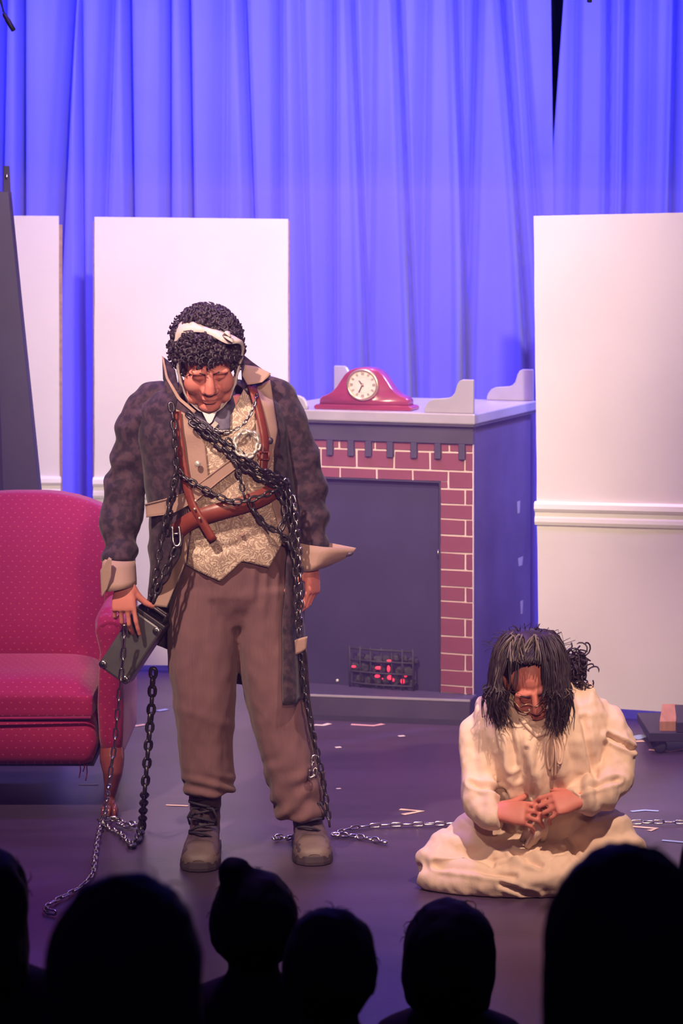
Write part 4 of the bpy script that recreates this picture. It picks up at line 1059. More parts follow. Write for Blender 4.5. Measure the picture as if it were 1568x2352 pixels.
# ================================================================== chains: every link is a part
LINKS = {}
def link_mesh(L, W, r, m):
    key = (L, W, r, m)
    if key not in LINKS:
        R_ = W / 2 - r; S = L / 2 - W / 2; path = []
        for c, st in ((S, -90), (-S, 90)):
            for k in range(5):
                a = math.radians(st + 180 * k / 4); path.append(Vector((c + R_ * math.cos(a), R_ * math.sin(a), 0)))
        n, k_ = len(path), 5; vs_ = []; fs_ = []
        for i, p in enumerate(path):
            c = Vector((S if i < 5 else -S, 0, 0)); o = (p - c).normalized()
            for j in range(k_):
                a = 2 * math.pi * j / k_; vs_.append(p + o * (r * math.cos(a)) + Vector((0, 0, r * math.sin(a))))
        for i in range(n):
            for j in range(k_):
                a, b = i * k_ + j, i * k_ + (j + 1) % k_; c, d = ((i + 1) % n) * k_ + (j + 1) % k_, ((i + 1) % n) * k_ + j; fs_.append((a, b, c, d))
        me = Geo().add(vs_, fs_).mesh('link'); me.polygons.foreach_set('use_smooth', [True] * len(me.polygons)); me.materials.append(M_[m]); LINKS[key] = me
    return LINKS[key]
def chain(label, pts, L=.036, W=.022, r=.0038, m='iron', group=None, seed=1, twist=0.0, face=None):
    "pts: polyline in metres; links alternate flat and upright along it"
    rnd = random.Random(seed); pts = [Vector(p) for p in pts]; pitch = L - 2.4 * r
    tot = sum((b - a).length for a, b in zip(pts, pts[1:])); n = max(2, int(tot / pitch)); q = resample(pts, n + 1)
    low = min(q, key=lambda v: v.z); t = thing('chain', label, 'chain', low, group); me = link_mesh(L, W, r, m)
    for i in range(n):
        a, b = q[i], q[i + 1]; x = (b - a).normalized(); nrm = Vector(face) if face else Vector((0, -1, 0))
        z = nrm - x * nrm.dot(x); z = z.normalized() if z.length > 1e-4 else x.orthogonal().normalized()
        y = z.cross(x); Rm = Matrix((x, y, z)).transposed()
        roll = (90 if i % 2 else 0) + rnd.uniform(-22, 22) + twist * i
        Rm = Rm @ Matrix.Rotation(math.radians(roll), 3, 'X')
        o = bpy.data.objects.new('link', me); COL.objects.link(o); o.parent = t
        o.matrix_local = Matrix.Translation((a + b) / 2 - low) @ Rm.to_4x4()
    return t
def on_man(line, off, n=8, fn=fd): return [P(p.x, p.y, fn(p.x, p.y) - off) for p in smooth_path([Vector((x, y, 0)) for x, y in line], n)]
CH = 'chains wrapped round the standing man'
chain('dark heavy chain running diagonally from the man\'s collar to his hip, upper strand', on_man([(428, 950), (470, 980), (520, 1022), (575, 1068), (650, 1112)], .060), .036, .024, .0045, group=CH, seed=2)
chain('dark heavy chain running diagonally across the man\'s chest, lower strand', on_man([(436, 968), (480, 1000), (530, 1045), (585, 1090), (645, 1122)], .056), .036, .024, .0045, group=CH, seed=3)
chain('dark chain on the man\'s chest, short middle strand bunched near the hip', on_man([(520, 1008), (560, 1050), (600, 1078), (640, 1096), (662, 1118)], .072), .034, .022, .0042, group=CH, seed=4)
chain('thin chain looped below the man\'s kerchief like a necklace', on_man([(590, 905), (578, 945), (555, 978), (520, 992), (490, 984)], .046), .022, .012, .0024, 'steel', group=CH, seed=5)
chain('chain sagging from the strap over the leather belt to the man\'s hip', on_man([(408, 1078), (425, 1098), (462, 1118), (510, 1145), (555, 1152), (610, 1136), (648, 1118)], .058), .034, .021, .004, group=CH, seed=6)
chain('short chain dropping from the chest chains to the belt', on_man([(532, 1045), (545, 1075), (554, 1110), (562, 1146)], .060), .028, .018, .0034, group=CH, seed=7)
chain('chain slanting from the belt across the waistcoat to the hip', on_man([(572, 1152), (592, 1185), (615, 1210), (645, 1226)], .050), .034, .020, .0038, group=CH, seed=8)
fl = lambda x, y: min(fd(max(x, 412), y), ZM - .12) - (1180 - min(y, 1180)) * .00004
chain('dark chain hanging from the man\'s shoulder past the tan band to the shackle', on_man([(392, 925), (400, 985), (404, 1060), (400, 1120), (390, 1180), (384, 1232)], .060, fn=fl), .038, .023, .0044, group=CH, seed=9)
chain('dark chain hanging beside the shackle, from the tan band to the box handle', on_man([(402, 1100), (388, 1165), (372, 1230), (362, 1300), (346, 1370)], .075, fn=fl), .038, .023, .0044, group=CH, seed=10)
chain('heavy chain from the shackle down to the box handle', on_man([(405, 1258), (390, 1290), (372, 1325), (352, 1385)], .085, fn=fl), .042, .027, .0052, group=CH, seed=11)
# U shackle
G = Geo(); a = P(398, 1206, ZM - .20); pts = [P(396, 1208, ZM - .20), P(397, 1240, ZM - .205), P(403, 1254, ZM - .21), P(411, 1252, ZM - .21), P(414, 1240, ZM - .205), P(411, 1208, ZM - .20)]
G.tube(smooth_path(pts, 4), .0045, 8); G.tube([P(393, 1228, ZM - .203), P(416, 1224, ZM - .203)], .0035, 8)
tag(obj('shackle', G, 'steel'), 'shiny U-shaped shackle hanging at the man\'s side', 'shackle')
fh = lambda x, y: min(fd(min(x, 650), min(y, 1330)), ZM - .10)
chain('chain hanging from the man\'s hip to his hand, front strand', on_man([(648, 1108), (662, 1150), (668, 1210), (676, 1290), (682, 1370), (684, 1464)], .045, fn=fh), .036, .022, .0040, group=CH, seed=12)
chain('chain hanging from the man\'s hip to his hand, strand nearer his sleeve', on_man([(655, 1100), (674, 1150), (682, 1215), (688, 1290), (690, 1370), (688, 1460)], .036, fn=fh), .036, .022, .0040, 'steel', group=CH, seed=13)
chain('small chain gathered at the man\'s hip under the belt end', on_man([(636, 1126), (655, 1165), (650, 1205), (640, 1226), (660, 1240), (668, 1262)], .06, fn=fh), .036, .023, .0042, group=CH, seed=14)
chain('chain running down the outside of the man\'s trouser leg to his boot', [P(x, y, z) for x, y, z in ((690, 1500, 7.36), (702, 1600, 7.37), (722, 1700, 7.39), (738, 1770, 7.40), (751, 1850, 7.415), (757, 1898, 7.42))], .034, .020, .0036, group=CH, seed=15)
chain('short chain loop lying on the man\'s trouser leg above his boot', [P(x, y, z) for x, y, z in ((722, 1735, 7.355), (714, 1765, 7.35), (712, 1788, 7.35), (722, 1786, 7.352), (724, 1764, 7.358))], .030, .018, .0034, 'steel', group=CH, seed=16)
# bright round wreath of links on the chest
ring = []
for k in range(25):
    a = 2 * math.pi * k / 24; x, y = 567 + 27 * math.cos(a), 1019 + 29 * math.sin(a); ring.append(P(x, y, fd(x, y) - .078))
chain('bright silver ring of links hanging on the man\'s chest', ring, .030, .021, .0046, 'silver', seed=17)
# floor chains
def floor_pts(line, h=.012, n=6): return [PF(p.x, p.y, h) for p in smooth_path([Vector((x, y, 0)) for x, y in line], n)]
FC = 'chains lying on the stage floor'
hp = P(287, 1436, ZM - .19)
chain('bright thin chain falling from the man\'s fingers past the armchair leg to the floor', [hp, P(284, 1500, 7.26), P(272, 1620, 7.33), P(262, 1720, 7.40), P(250, 1800, 7.45), PF(240, 1880, .02)] + floor_pts([(232, 1888), (229, 1900), (222, 1935), (216, 1980), (210, 2010), (180, 2040), (140, 2062), (110, 2078), (105, 2092), (128, 2097)]), .044, .018, .0032, 'steel', seed=18)
chain('dark thick chain hanging from the metal box to the floor', [P(352, 1535, 7.40), P(348, 1620, 7.42), P(340, 1720, 7.45), P(332, 1820, 7.48), PF(326, 1898, .02)] + floor_pts([(318, 1925), (300, 1943)]), .044, .030, .0062, seed=19)
chain('bright chain heaped on the floor beside the armchair foot, upper row', floor_pts([(238, 1884), (262, 1880), (285, 1890), (312, 1893), (300, 1897), (270, 1892)], .016), .036, .022, .004, 'steel', FC, seed=20, face=(0, 0, 1))
chain('bright chain trailing on the floor beside the armchair foot, lower row', floor_pts([(228, 1882), (250, 1902), (272, 1912), (290, 1930), (302, 1942)]), .036, .022, .004, 'steel', FC, seed=21, face=(0, 0, 1))
chain('bright chain lying on the floor across the man\'s rear boot', floor_pts([(628, 1928), (640, 1920), (655, 1926), (672, 1922)]), .034, .021, .004, 'steel', FC, seed=22, face=(0, 0, 1))
chain('bright chain end lying on the floor in front of the V-shaped tape mark', floor_pts([(760, 1916), (795, 1918), (840, 1925), (888, 1935)]), .036, .022, .004, 'steel', FC, seed=23, face=(0, 0, 1))
chain('long thin chain stretched along the floor from the man\'s boot to behind the woman', floor_pts([(762, 1918), (800, 1903), (860, 1896), (960, 1893), (1080, 1890), (1240, 1889), (1420, 1889), (1500, 1888), (1600, 1889)]), .042, .018, .003, 'steel', FC, seed=24, face=(0, 0, 1))

# ================================================================== metal cash box hanging at the man's side
BX = P(306, 1484, ZM - .065)
ex = (P(385, 1432, ZM - .10) - P(322, 1394, ZM - .12)).normalized(); ez = (P(322, 1394, ZM - .12) - P(226, 1520, ZM - .12)).normalized()
ez = (ez - ex * ez.dot(ex)).normalized(); ey = ez.cross(ex)
if ey.y < 0: ey = -ey
tilt = Matrix.Rotation(math.radians(-20), 3, ez); ex = tilt @ ex; ey = tilt @ ey; RB = Matrix((ex, ey, ez)).transposed()
cb = thing('metal_box', 'dented metal cash box with handle and corner studs hanging from the chains', 'metal box', BX - Vector((0, 0, .1)))
def BB(x, y, z): return BX + ex * x + ey * y + ez * z
def bbx(name, c, size, m, parent=cb, bevel=.003): g = Geo(); g.box(BB(*c), size, RB); return obj(name, g, m, parent, False, bevel=bevel)
w_, d_, h_ = .108, .095, .205
bd = bbx('body', (0, 0, 0), (w_, d_, h_), 'box_metal', bevel=.007)
bbx('lid', (0, 0, h_ / 2 + .006), (w_ + .006, d_ + .006, .014), 'iron', bevel=.003)
for x in (-1, 1):
    for z in (-1, 1):
        g = Geo(); g.tube([BB(x * (w_ / 2 - .013), -d_ / 2 - .0005, z * (h_ / 2 - .014)), BB(x * (w_ / 2 - .013), -d_ / 2 - .003, z * (h_ / 2 - .014)), BB(x * (w_ / 2 - .013), -d_ / 2 - .0045, z * (h_ / 2 - .014))], [.0125, .0125, .007], 16); cn = obj('corner_plate', g, 'steel', cb)
        g = Geo(); g.ell(BB(x * (w_ / 2 - .013), -d_ / 2 - .005, z * (h_ / 2 - .014)), .004, None, 8, 6); obj('stud', g, 'iron', cn)
g = Geo(); hz = h_ / 2 + .013
for y in (-.022, .012): g.tube([BB(-.045, y, hz), BB(-.042, y, hz + .022), BB(.036, y, hz + .022), BB(.042, y, hz)], .006, 8)
g.tube([BB(-.042, -.022, hz + .022), BB(-.042, .012, hz + .022)], .006, 8); g.tube([BB(.036, -.022, hz + .022), BB(.036, .012, hz + .022)], .006, 8)
obj('handle', g, 'iron', cb)
# ================================================================== the seated woman
ZG = 7.15
def GP(px, py, dz=0.0): return P(px, py, ZG + dz)
girl = thing('person', 'woman sitting cross-legged in a loose cream gown, dark hair hanging over her bowed face', 'person', Vector((GP(1230, 2000).x, 7.12, 0)))
Mg = Matrix.Translation(GP(1222, 1562, -.13)) @ Matrix.Rotation(math.radians(-11), 4, 'Y') @ Matrix.Rotation(math.radians(-4), 4, 'Z') @ Matrix.Rotation(math.radians(33), 4, 'X')
G = Geo(); head_geo(G, Mg, .96, .95)
G.tube([Mg @ Vector((0, .03, -.05)), GP(1240, 1640, -.06), GP(1245, 1690, .0)], [.05, .052, .07], 14)
G.tube([GP(1245, 1640, -.01), GP(1245, 1740, .03), GP(1242, 1850, .09), GP(1240, 1950, .13)], [(.13, .07), (.13, .08), (.12, .08), (.12, .08)], 18, up=(0, 1, 0))
gL = [GP(1130, 1650, -.02), GP(1098, 1720, -.04), GP(1092, 1800, -.09), GP(1115, 1850, -.15), GP(1145, 1868, -.19)]
gR = [GP(1362, 1655, -.02), GP(1408, 1700, -.05), GP(1412, 1775, -.09), GP(1372, 1822, -.15), GP(1330, 1838, -.20)]
for a in (gL, gR): G.tube(smooth_path(a, 4), [.044 - .0013 * k for k in range(17)], 12)
for kx, sx in ((1005, 1), (1445, -1)):
    hip = GP(1225 - sx * 40, 1955, .10); kn_ = GP(kx, 1992, -.08); ft = GP(1225 + sx * 40, 2030, -.15)
    G.tube(smooth_path([hip, kn_, ft], 6), [.045 - .001 * k for k in range(13)], 12)
hand_geo(G, GP(1140, 1866, -.20), (1, -.22, .02), (-.1, -.75, .65), -1, ((18, 30, 20), (22, 32, 22), (28, 36, 24), (34, 40, 26)), .98, (.5, .85, -.3), 10, 4)
hand_geo(G, GP(1335, 1836, -.21), (-1, -.25, -.10), (.1, -.70, .70), 1, ((24, 36, 24), (28, 40, 26), (34, 42, 26), (38, 44, 26)), .98, (.5, .8, -.35), 10, 4)
gbody = remesh(G, .0038, 3, .5); displace(gbody, lambda co, no: np.stack([np.zeros(len(co)), np.zeros(len(co)), np.maximum(.02 - co[:, 2], 0)], 1))
obj('body', gbody, 'skin', girl)
for k in (-1, 1):
    face_part('eyebrow', [(k * .012, -.0935, .024), (k * .028, -.0935, .031), (k * .044, -.086, .030), (k * .052, -.077, .023)], [.0025, .004, .0035, .0015], 'hair_black', Mg, girl)
    face_part('eyelid', [(k * .016, -.086, .003), (k * .030, -.0895, .0), (k * .043, -.082, .003)], [.0015, .0026, .0012], 'skin_shadow', Mg, girl)
face_part('lips', [(-.020, -.0945, -.061), (-.008, -.1005, -.059), (0, -.0995, -.0605), (.008, -.1005, -.059), (.020, -.0945, -.061)], [.0015, .0035, .0035, .0035, .0015], 'lip', Mg, girl)
# thin wire spectacles low on the nose
G = Geo(); gl_c = {}
for k in (-1, 1):
    c = Vector((k * .031, -.106, -.004)); pts = [Mg @ (c + Vector((.019 * math.cos(a), .004 * abs(math.cos(a)), .016 * math.sin(a)))) for a in [2 * math.pi * q / 20 for q in range(21)]]
    G.tube(pts, .0013, 6); G.tube([Mg @ (c + Vector((k * .019, .004, .004))), Mg @ Vector((k * .070, -.06, .006)), Mg @ Vector((k * .078, .0, .004))], .0012, 6)
G.tube([Mg @ Vector((-.012, -.106, .0)), Mg @ Vector((0, -.112, .003)), Mg @ Vector((.012, -.106, .0))], .0013, 6)
gl = obj('glasses', G, 'brass', girl)
for k in (-1, 1):
    G = Geo(); c = Vector((k * .031, -.107, -.004)); G.ell(Mg @ c, (.0185, .0018, .0155), Mg.to_3x3(), 16, 8); 
    G.v = G.v; 
    # a bright silver bead before each eye stands in for the lens reflection
    G2 = Geo(); G2.ell(Mg @ Vector((k * .027 + .004, -.111, -.008)), (.0028, .002, .0055), Mg.to_3x3(), 8, 6); obj('lens_glint', G2, 'silver', gl)
# ---- hair: scalp cap and hanging locks, greyed in streaks
rnd = random.Random(21); G = Geo(); Gs = Geo(); hc = Mg @ Vector((0, .015, .045))
G.ell(Mg @ Vector((0, .034, .050)), (.084, .094, .090), Mg.to_3x3(), 22, 14)
part = Mg @ Vector((-.022, -.045, .125))
def lock(phi, drop, rad, GG, fwd=0.0, wave=.010, start=None, lift=1.0, cut=None):
    c, s = math.cos(phi), math.sin(phi); w = rnd.uniform(.92, 1.12)
    p0 = (start or part) + Vector((rnd.uniform(-.02, .03), rnd.uniform(-.02, .09), rnd.uniform(-.006, .006)))
    up_ = hc + Vector((c * .055 * w, s * .062 * w - .012, .094 * rnd.uniform(.93, 1.07) * lift))
    p1 = hc + Vector((c * .094 * w, s * .112 * w - .006, .035 + rnd.uniform(-.02, .02)))
    p2 = hc + Vector((c * .104 * w, s * .118 * w - .012 + fwd, -.045))
    e = p2 + Vector((rnd.gauss(0, .016) - c * .014, rnd.gauss(0, .012) + fwd, -drop * rnd.uniform(.25, 1.2)))
    m_ = (p2 + e) / 2 + Vector((rnd.gauss(0, wave), rnd.gauss(0, wave), 0))
    path = smooth_path([p0, up_, p1, p2, m_, e], 4); n = len(path); f1, f2, am = rnd.uniform(.5, .9), rnd.uniform(0, 6), rnd.uniform(.001, .006)
    path = [p + Vector((am * math.sin(f2 + f1 * k), am * math.cos(f2 + f1 * k * 1.1), 0)) for k, p in enumerate(path)]
    if cut: path = path[:max(5, int(n * rnd.uniform(*cut)))]; n = len(path)
    GG.tube(path, [rad * (.7 if k < 3 else 1 if k < n * .6 else max(.12, 1 - (k / n - .6) * 2.3)) for k in range(n)], 5)
for k in range(330): lock(math.radians(rnd.uniform(160, 212)), .115, rnd.uniform(.0014, .0038), G)                 # curtain on one side of the face
for k in range(420): lock(math.radians(rnd.uniform(-56, 25)), .125, rnd.uniform(.0014, .0038), G, start=part + Vector((.03, -.01, 0)))     # thicker curtain on the other
for k in range(260): lock(math.radians(rnd.uniform(20, 170)), .11, rnd.uniform(.0016, .004), G)
for k in range(46): lock(math.radians(rnd.uniform(-74, -56)), .05, rnd.uniform(.001, .0026), G, start=part + Vector((.035, -.02, 0)), cut=(.5, 1))   # wisps over the brow
for k in range(8): lock(math.radians(rnd.uniform(228, 250)), .03, rnd.uniform(.001, .002), G, start=part + Vector((0, -.02, 0)), cut=(.5, .9))
for k in range(150):     # untidy bunch of curls
    c = GP(1318 + rnd.gauss(0, 14), 1535 + rnd.gauss(0, 22), -.03 + rnd.gauss(0, .015)); R_ = rnd.uniform(.010, .022); ax = Vector((rnd.gauss(0, 1), rnd.gauss(0, 1), rnd.gauss(0, 1))).normalized(); u = ax.orthogonal().normalized(); v = ax.cross(u)
    G.tube([c + u * (R_ * math.cos(a)) + v * (R_ * math.sin(a)) + ax * (.003 * q) for q, a in enumerate([k2 * .6 for k2 in range(9)])], [.0024] * 8 + [.0008], 5)
for k in range(26):     # flyaway wisps
    a = math.radians(rnd.uniform(20, 160)); c = hc + Vector((.09 * math.cos(a), 0, .085 * math.sin(a) + .02)); G.tube([c, c + Vector((.03 * math.cos(a) + rnd.gauss(0, .01), 0, .02 * math.sin(a))), c + Vector((.05 * math.cos(a) + rnd.gauss(0, .012), .0, rnd.gauss(0, .012)))], [.0012, .001, .0006], 4)
hr = obj('hair', G, 'hair_black', girl)
for k in range(14): lock(math.radians(rnd.gauss(-78, 4)), .0, rnd.uniform(.0014, .003), Gs, start=part + Vector((.012, -.004, .009)), lift=1.04, cut=(.3, .55))
for k in range(16): lock(math.radians(rnd.gauss(204, 4)), .09, rnd.uniform(.0012, .0026), Gs, fwd=-.006, start=part + Vector((-.02, -.01, .008)), lift=1.03, cut=(.35, .9))
for k in range(12): lock(math.radians(rnd.gauss(232, 4)), .0, rnd.uniform(.0012, .0026), Gs, fwd=-.004, start=part + Vector((-.0, -.012, .008)), lift=1.03, cut=(.3, .5))
for k in range(6): lock(math.radians(rnd.gauss(-30, 6)), .03, rnd.uniform(.001, .0022), Gs, start=part + Vector((.03, -.01, .008)), lift=1.03)
obj('grey_streaks', Gs, 'hair_grey', hr)

# ---- gown
G = Geo(); rings = []
GR = [(1560, 1190, 1310, 7.15, .07), (1578, 1140, 1358, 7.14, .10), (1602, 1104, 1392, 7.13, .12), (1630, 1092, 1405, 7.12, .13), (1680, 1092, 1402, 7.10, .145), (1750, 1108, 1388, 7.11, .16), (1830, 1120, 1372, 7.16, .165), (1900, 1118, 1372, 7.22, .17), (1960, 1100, 1395, 7.26, .18), (2000, 1090, 1400, 7.28, .19)]
for py, xl, xr, z, rd in GR:
    a, b = P(xl, py, z), P(xr, py, z); c = (a + b) / 2; H = (b.x - a.x) / 2
    rings.append([c + Vector((H * math.copysign(abs(math.cos(t)) ** .9, math.cos(t)), rd * math.sin(t), 0)) for t in [2 * math.pi * k / 40 for k in range(40)]])
G.loft(rings)
def tub(pts, n=5):
    pa = smooth_path([P(x, y, z) for x, y, z, r in pts], n); ra = [v.x for v in smooth_path([Vector((r, 0, 0)) for *_, r in pts], n)]; G.tube(pa, ra, 18)
tub([(1150, 1640, 7.12, .050), (1112, 1668, 7.10, .060), (1098, 1730, 7.08, .056), (1096, 1790, 7.05, .052), (1104, 1840, 7.0, .055), (1128, 1872, 6.96, .046), (1150, 1878, 6.945, .034)])
tub([(1340, 1640, 7.12, .055), (1388, 1668, 7.11, .062), (1414, 1706, 7.09, .060), (1412, 1770, 7.05, .058), (1385, 1812, 7.0, .060), (1345, 1830, 6.96, .050), (1316, 1838, 6.94, .034)])
G.tube([P(1410, 1700, 7.09), P(1445, 1702, 7.08), P(1464, 1704, 7.07)], [.05, .03, .008], 12)
# skirt over crossed legs
tub([(1205, 1935, 7.22, .11), (1120, 1938, 7.14, .105), (1050, 1960, 7.09, .088), (996, 1988, 7.05, .062), (968, 2006, 7.03, .036)])
tub([(968, 2004, 7.03, .034), (1030, 2018, 6.995, .048), (1110, 2030, 6.965, .052), (1200, 2034, 6.96, .054), (1290, 2032, 6.965, .054)])
tub([(1260, 1935, 7.22, .11), (1340, 1928, 7.14, .11), (1400, 1945, 7.09, .10), (1445, 1990, 7.06, .066)])
tub([(1445, 1995, 7.05, .06), (1380, 2008, 6.99, .065), (1300, 2012, 6.96, .066), (1220, 2016, 6.955, .06), (1150, 2026, 6.955, .045)])
tub([(1350, 1900, 7.12, .05), (1385, 1925, 7.09, .05), (1402, 1960, 7.07, .05)])
G.ell(P(1220, 2010, 7.06), (.24, .13, .055)); G.ell(P(1205, 1985, 7.06), (.19, .12, .085))
gm = remesh(G, .0056, 6)
def gfold(co, no):
    px = co[:, 0] / co[:, 1] * F + CX; py = YH + (CAMH - co[:, 2]) * F / co[:, 1]
    up_ = np.clip((1890 - py) / 60, 0, 1); lo = 1 - up_
    d = up_ * (.012 * np.sin((px - (py - 1700) * .18) * .115 + 2.4 * nz(co, 5, 5, 3)) * np.clip(nz(co, 7, 7, 4, 2.) + .6, 0, 1))
    d += lo * (.010 * np.sin((py * .9 + np.abs(px - 1190) * .32) * .10 + 3.0 * nz(co, 6, 6, 6, 5)) * np.clip(nz(co, 6, 6, 9, 7) + .5, 0, 1))
    d += .0045 * nz(co, 30, 30, 18) + .003 * nz(co, 55, 55, 40, 9)
    for (x0, y0, x1, y1, w, a) in ((1085, 1800, 1165, 1825, 5, -.012), (1165, 1640, 1180, 1760, 6, -.010), (1395, 1690, 1455, 1722, 5, -.016), (1340, 1650, 1365, 1780, 6, -.010), (1330, 1815, 1420, 1790, 5, -.009), (1000, 1985, 1180, 2015, 6, -.010), (1180, 1960, 1240, 1985, 6, -.012), (1140, 1985, 1260, 1960, 5, .010), (1150, 2030, 1230, 2058, 5, -.010), (1240, 1700, 1225, 1830, 5, -.008), (1210, 1720, 1190, 1790, 5, -.008), (1120, 1640, 1140, 1720, 5, -.007), (1300, 1930, 1340, 1990, 5, -.009)):
        L_ = math.hypot(x1 - x0, y1 - y0); ux, uy = (x1 - x0) / L_, (y1 - y0) / L_
        t = np.clip((px - x0) * ux + (py - y0) * uy, 0, L_); dist = np.hypot(px - x0 - t * ux, py - y0 - t * uy)
        d += a * np.exp(-(dist / w) ** 2) - a * .5 * np.exp(-((dist - 2.2 * w) / w) ** 2)
    out = no * d[:, None]; z = co[:, 2] + out[:, 2]; out[:, 2] += np.maximum(.003 - z, 0); return out
gown = obj('gown', displace(gm, gfold), 'gown', girl)
gb = bvh(gown)
def on_gown(px, py, off):
    o = Vector((0, 0, CAMH)); d = (P(px, py, 1.0) - o).normalized(); h = gb.ray_cast(o, d)
    return (h[0] - d * off) if h[0] else GP(px, py, -.15)
# collar band, drawstring bow
G = Geo(); G.tube([on_gown(x, y, .004) for x, y in ((1195, 1650), (1210, 1668), (1232, 1690), (1255, 1682), (1268, 1672))], .0065, 8); obj('collar', G, 'gown', gown)
G = Geo()
for line in ([(1266, 1672), (1258, 1705), (1256, 1740), (1262, 1768), (1270, 1740), (1268, 1700), (1266, 1676)], [(1266, 1672), (1282, 1690), (1292, 1720), (1288, 1752), (1280, 1748), (1280, 1715), (1270, 1680)], [(1266, 1672), (1266, 1720), (1268, 1790)], [(1268, 1674), (1276, 1730), (1274, 1788)]):
    G.tube(smooth_path([on_gown(x, y, .008) for x, y in line], 4), .0035, 6)
G.ell(on_gown(1267, 1672, .010), (.010, .008, .012)); obj('drawstring', G, 'gown_tie', gown)
# bunched cloth held in the hands
G = Geo()
for k, (x0, y0, x1, y1) in enumerate(((1230, 1868, 1200, 1930), (1244, 1872, 1222, 1938), (1256, 1868, 1244, 1930), (1236, 1880, 1210, 1945))):
    a, b = P(x0, y0, 6.955), on_gown(x1, y1, .004); G.tube([a, a.lerp(b, .5) + Vector((.006 * (k % 2), -.012, 0)), b], [.010, .014, .012], 8)
obj('gathered_cloth', remesh(G, .006, 2), 'gown', gown)

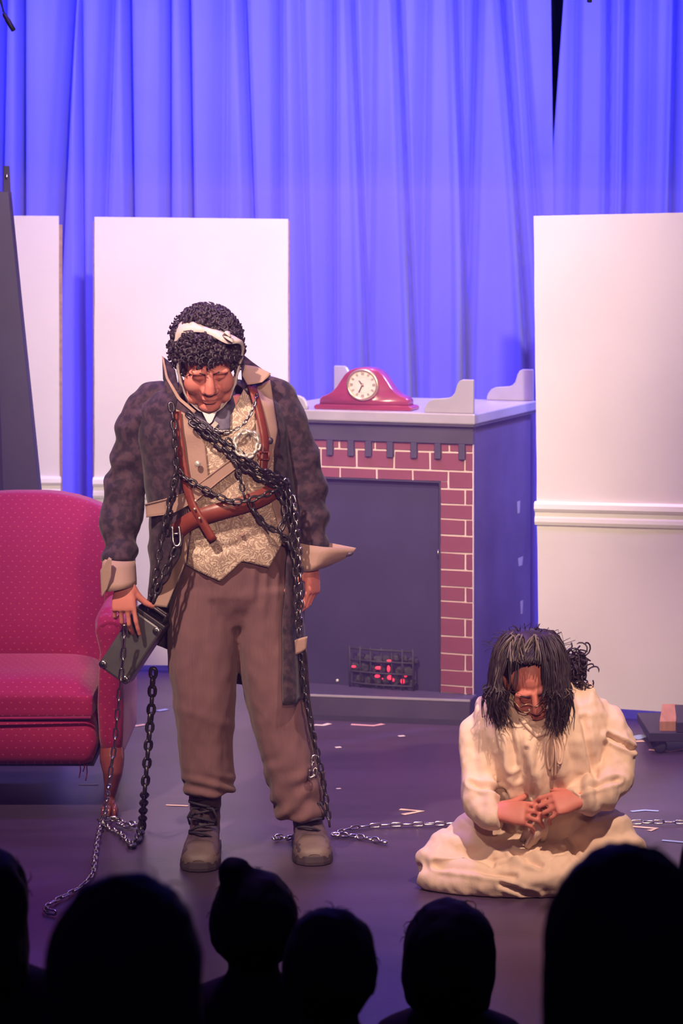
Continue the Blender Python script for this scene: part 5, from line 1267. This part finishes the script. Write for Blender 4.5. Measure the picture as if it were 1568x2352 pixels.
# ================================================================== audience, silhouetted in front of the stage
def viewer(label, px, py_top, w_px, Z, seat, hair='round', turn=0, tail=1.0, wide=1.0):
    k = Z / F; c = P(px, py_top, Z); hw = w_px * k / 2; hh = .108 if Z > 4 else hw * 1.18; cz = c.z - hh
    t = thing('person', label, 'person', Vector((c.x, Z, seat)), 'audience seen from behind')
    G = Geo(); C_ = Vector((c.x, Z, cz))
    R3 = Matrix.Rotation(math.radians(turn), 3, 'Z')
    G.ell(C_ + Vector((0, -.0, 0)), (hw * .84, .092, hh * .88), R3, 20, 14); G.ell(C_ + R3 @ Vector((0, .035, -.05)), (hw * .66, .075, hh * .7), R3, 16, 12)
    nz_ = R3 @ Vector((0, .115, -.03)); G.ell(C_ + nz_, (.013, .02, .022), R3); 
    for s in (-1, 1): G.ell(C_ + R3 @ Vector((s * hw * .86, .01, -.03)), (.012, .02, .032), R3)
    nb_ = C_ + Vector((0, -.005, -hh * .75)); sh_z = C_.z - hh - .035
    G.tube([nb_, Vector((c.x, Z - .005, sh_z + .02)), Vector((c.x, Z, sh_z - .04))], [.055, .058, .08], 14)
    rings = []
    for dz_, a, b in ((.02, .07, .06), (-.01, .15, .085), (-.05, .205 * wide, .10), (-.12, .225 * wide, .115), (-.25, .20, .12), (-.40, .18, .125)):
        z = max(sh_z + dz_, seat + .10 - .02 * dz_); rings.append([Vector((c.x + a * math.cos(q), Z + b * math.sin(q), z)) for q in [2 * math.pi * i / 28 for i in range(28)]])
    z = seat + .004; rings.append([Vector((c.x + .19 * math.cos(q), Z + .14 * math.sin(q), z)) for q in [2 * math.pi * i / 28 for i in range(28)]])
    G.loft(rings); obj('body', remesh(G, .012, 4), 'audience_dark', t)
    G = Geo(); rr = random.Random(int(px)); G.ell(C_ + Vector((0, -.012, .004)), (hw * .97, .108, hh * .99), R3, 26, 18)
    if hair == 'long':
        G.tube([C_ + Vector((0, -.02, .02)), C_ + Vector((0, -.03, -hh * .5)), C_ + Vector((0, -.03, -hh * 1.3)), C_ + Vector((0, -.04, -hh * 1.3 - .10 * tail))], [(hw * .96, .10), (hw * .98, .10), (hw * 1.0, .085), (hw * .8, .06)], 24, up=(0, 1, 0))
    if hair == 'bob':
        G.tube([C_ + Vector((0, -.01, .02)), C_ + Vector((0, -.02, -hh * .5)), C_ + Vector((0, -.02, -hh * 1.05))], [(hw * .96, .10), (hw * .98, .10), (hw * .85, .08)], 24, up=(0, 1, 0))
    if hair == 'bun':
        G.ell(C_ + Vector((-hw * .38, -.02, hh * .92)), (hw * .42, .04, hh * .30)); G.ell(C_ + Vector((-hw * .42, -.02, hh * 1.12)), (hw * .36, .035, hh * .20)); G.ell(C_ + Vector((hw * .15, -.02, hh * .82)), (hw * .45, .05, hh * .22))
    m = remesh(G, .011, 3); displace(m, lambda co, no: .005 * nz(co, 34, 34, 12) + .003 * nz(co, 80, 80, 30, 2))
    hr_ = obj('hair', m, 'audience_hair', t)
    Gw = Geo()
    for q in range(14):
        a = math.radians(rr.uniform(10, 170)); b = C_ + Vector((hw * .97 * math.cos(a), rr.uniform(-.04, .04), hh * .98 * math.sin(a))); d = Vector((math.cos(a), 0, math.sin(a))); s_ = Vector((-d.z, 0, d.x)) * rr.choice((-1, 1))
        Gw.tube([b - d * .01, b + d * .002 + s_ * .010, b + d * .003 + s_ * .022], [.0012, .001, .0005], 4)
    o = obj('stray_hairs', Gw, 'audience_hair', hr_); o['kind'] = 'stuff'
viewer('black silhouetted audience head, largest at the lower left, in front of the hanging chain', 290, 2006, 372, 3.0, .50, 'long', 0, .6)
viewer('black silhouetted audience head, largest at the right, overlapping the seated woman', 1440, 1936, 404, 3.0, .50, 'long', 5, 1.0)
viewer('dark audience head with hair knotted on top, below the standing man\'s boots', 583, 2000, 212, 5.15, -.34, 'bun', 10, 1, .8)
viewer('dark round-headed audience member between the bun-haired one and the bobbed one', 757, 2086, 226, 4.5, -.34, 'round', -8, 1, .8)
viewer('dark audience member with a smooth bobbed head below the seated woman', 1030, 2066, 222, 5.1, -.34, 'bob', 5, 1, .85)
viewer('dark audience head cut off by the left edge of the picture', -30, 1944, 205, 4.7, -.34, 'long', 20, .6)
viewer('dark audience head barely showing at the right edge of the picture', 1652, 1880, 190, 4.7, -.34, 'round', 0)

# ================================================================== thin stage haze hanging over the set
g = Geo(); g.box((0, 8.05, 1.06), (8.6, 4.1, 2.1))
hz = bpy.data.materials.new('haze'); hz.use_nodes = True; nt = hz.node_tree; nt.nodes.remove(nt.nodes['Principled BSDF'])
vol = nt.nodes.new('ShaderNodeVolumeScatter'); vol.inputs['Color'].default_value = (.50, .32, 1, 1); vol.inputs['Density'].default_value = .05; vol.inputs['Anisotropy'].default_value = .25
nt.links.new(vol.outputs[0], nt.nodes['Material Output'].inputs['Volume'])
hzo = obj('stage_haze', g, hz, None, False); tag(hzo, 'thin violet stage haze hanging over the whole set', 'haze', kind='stuff')
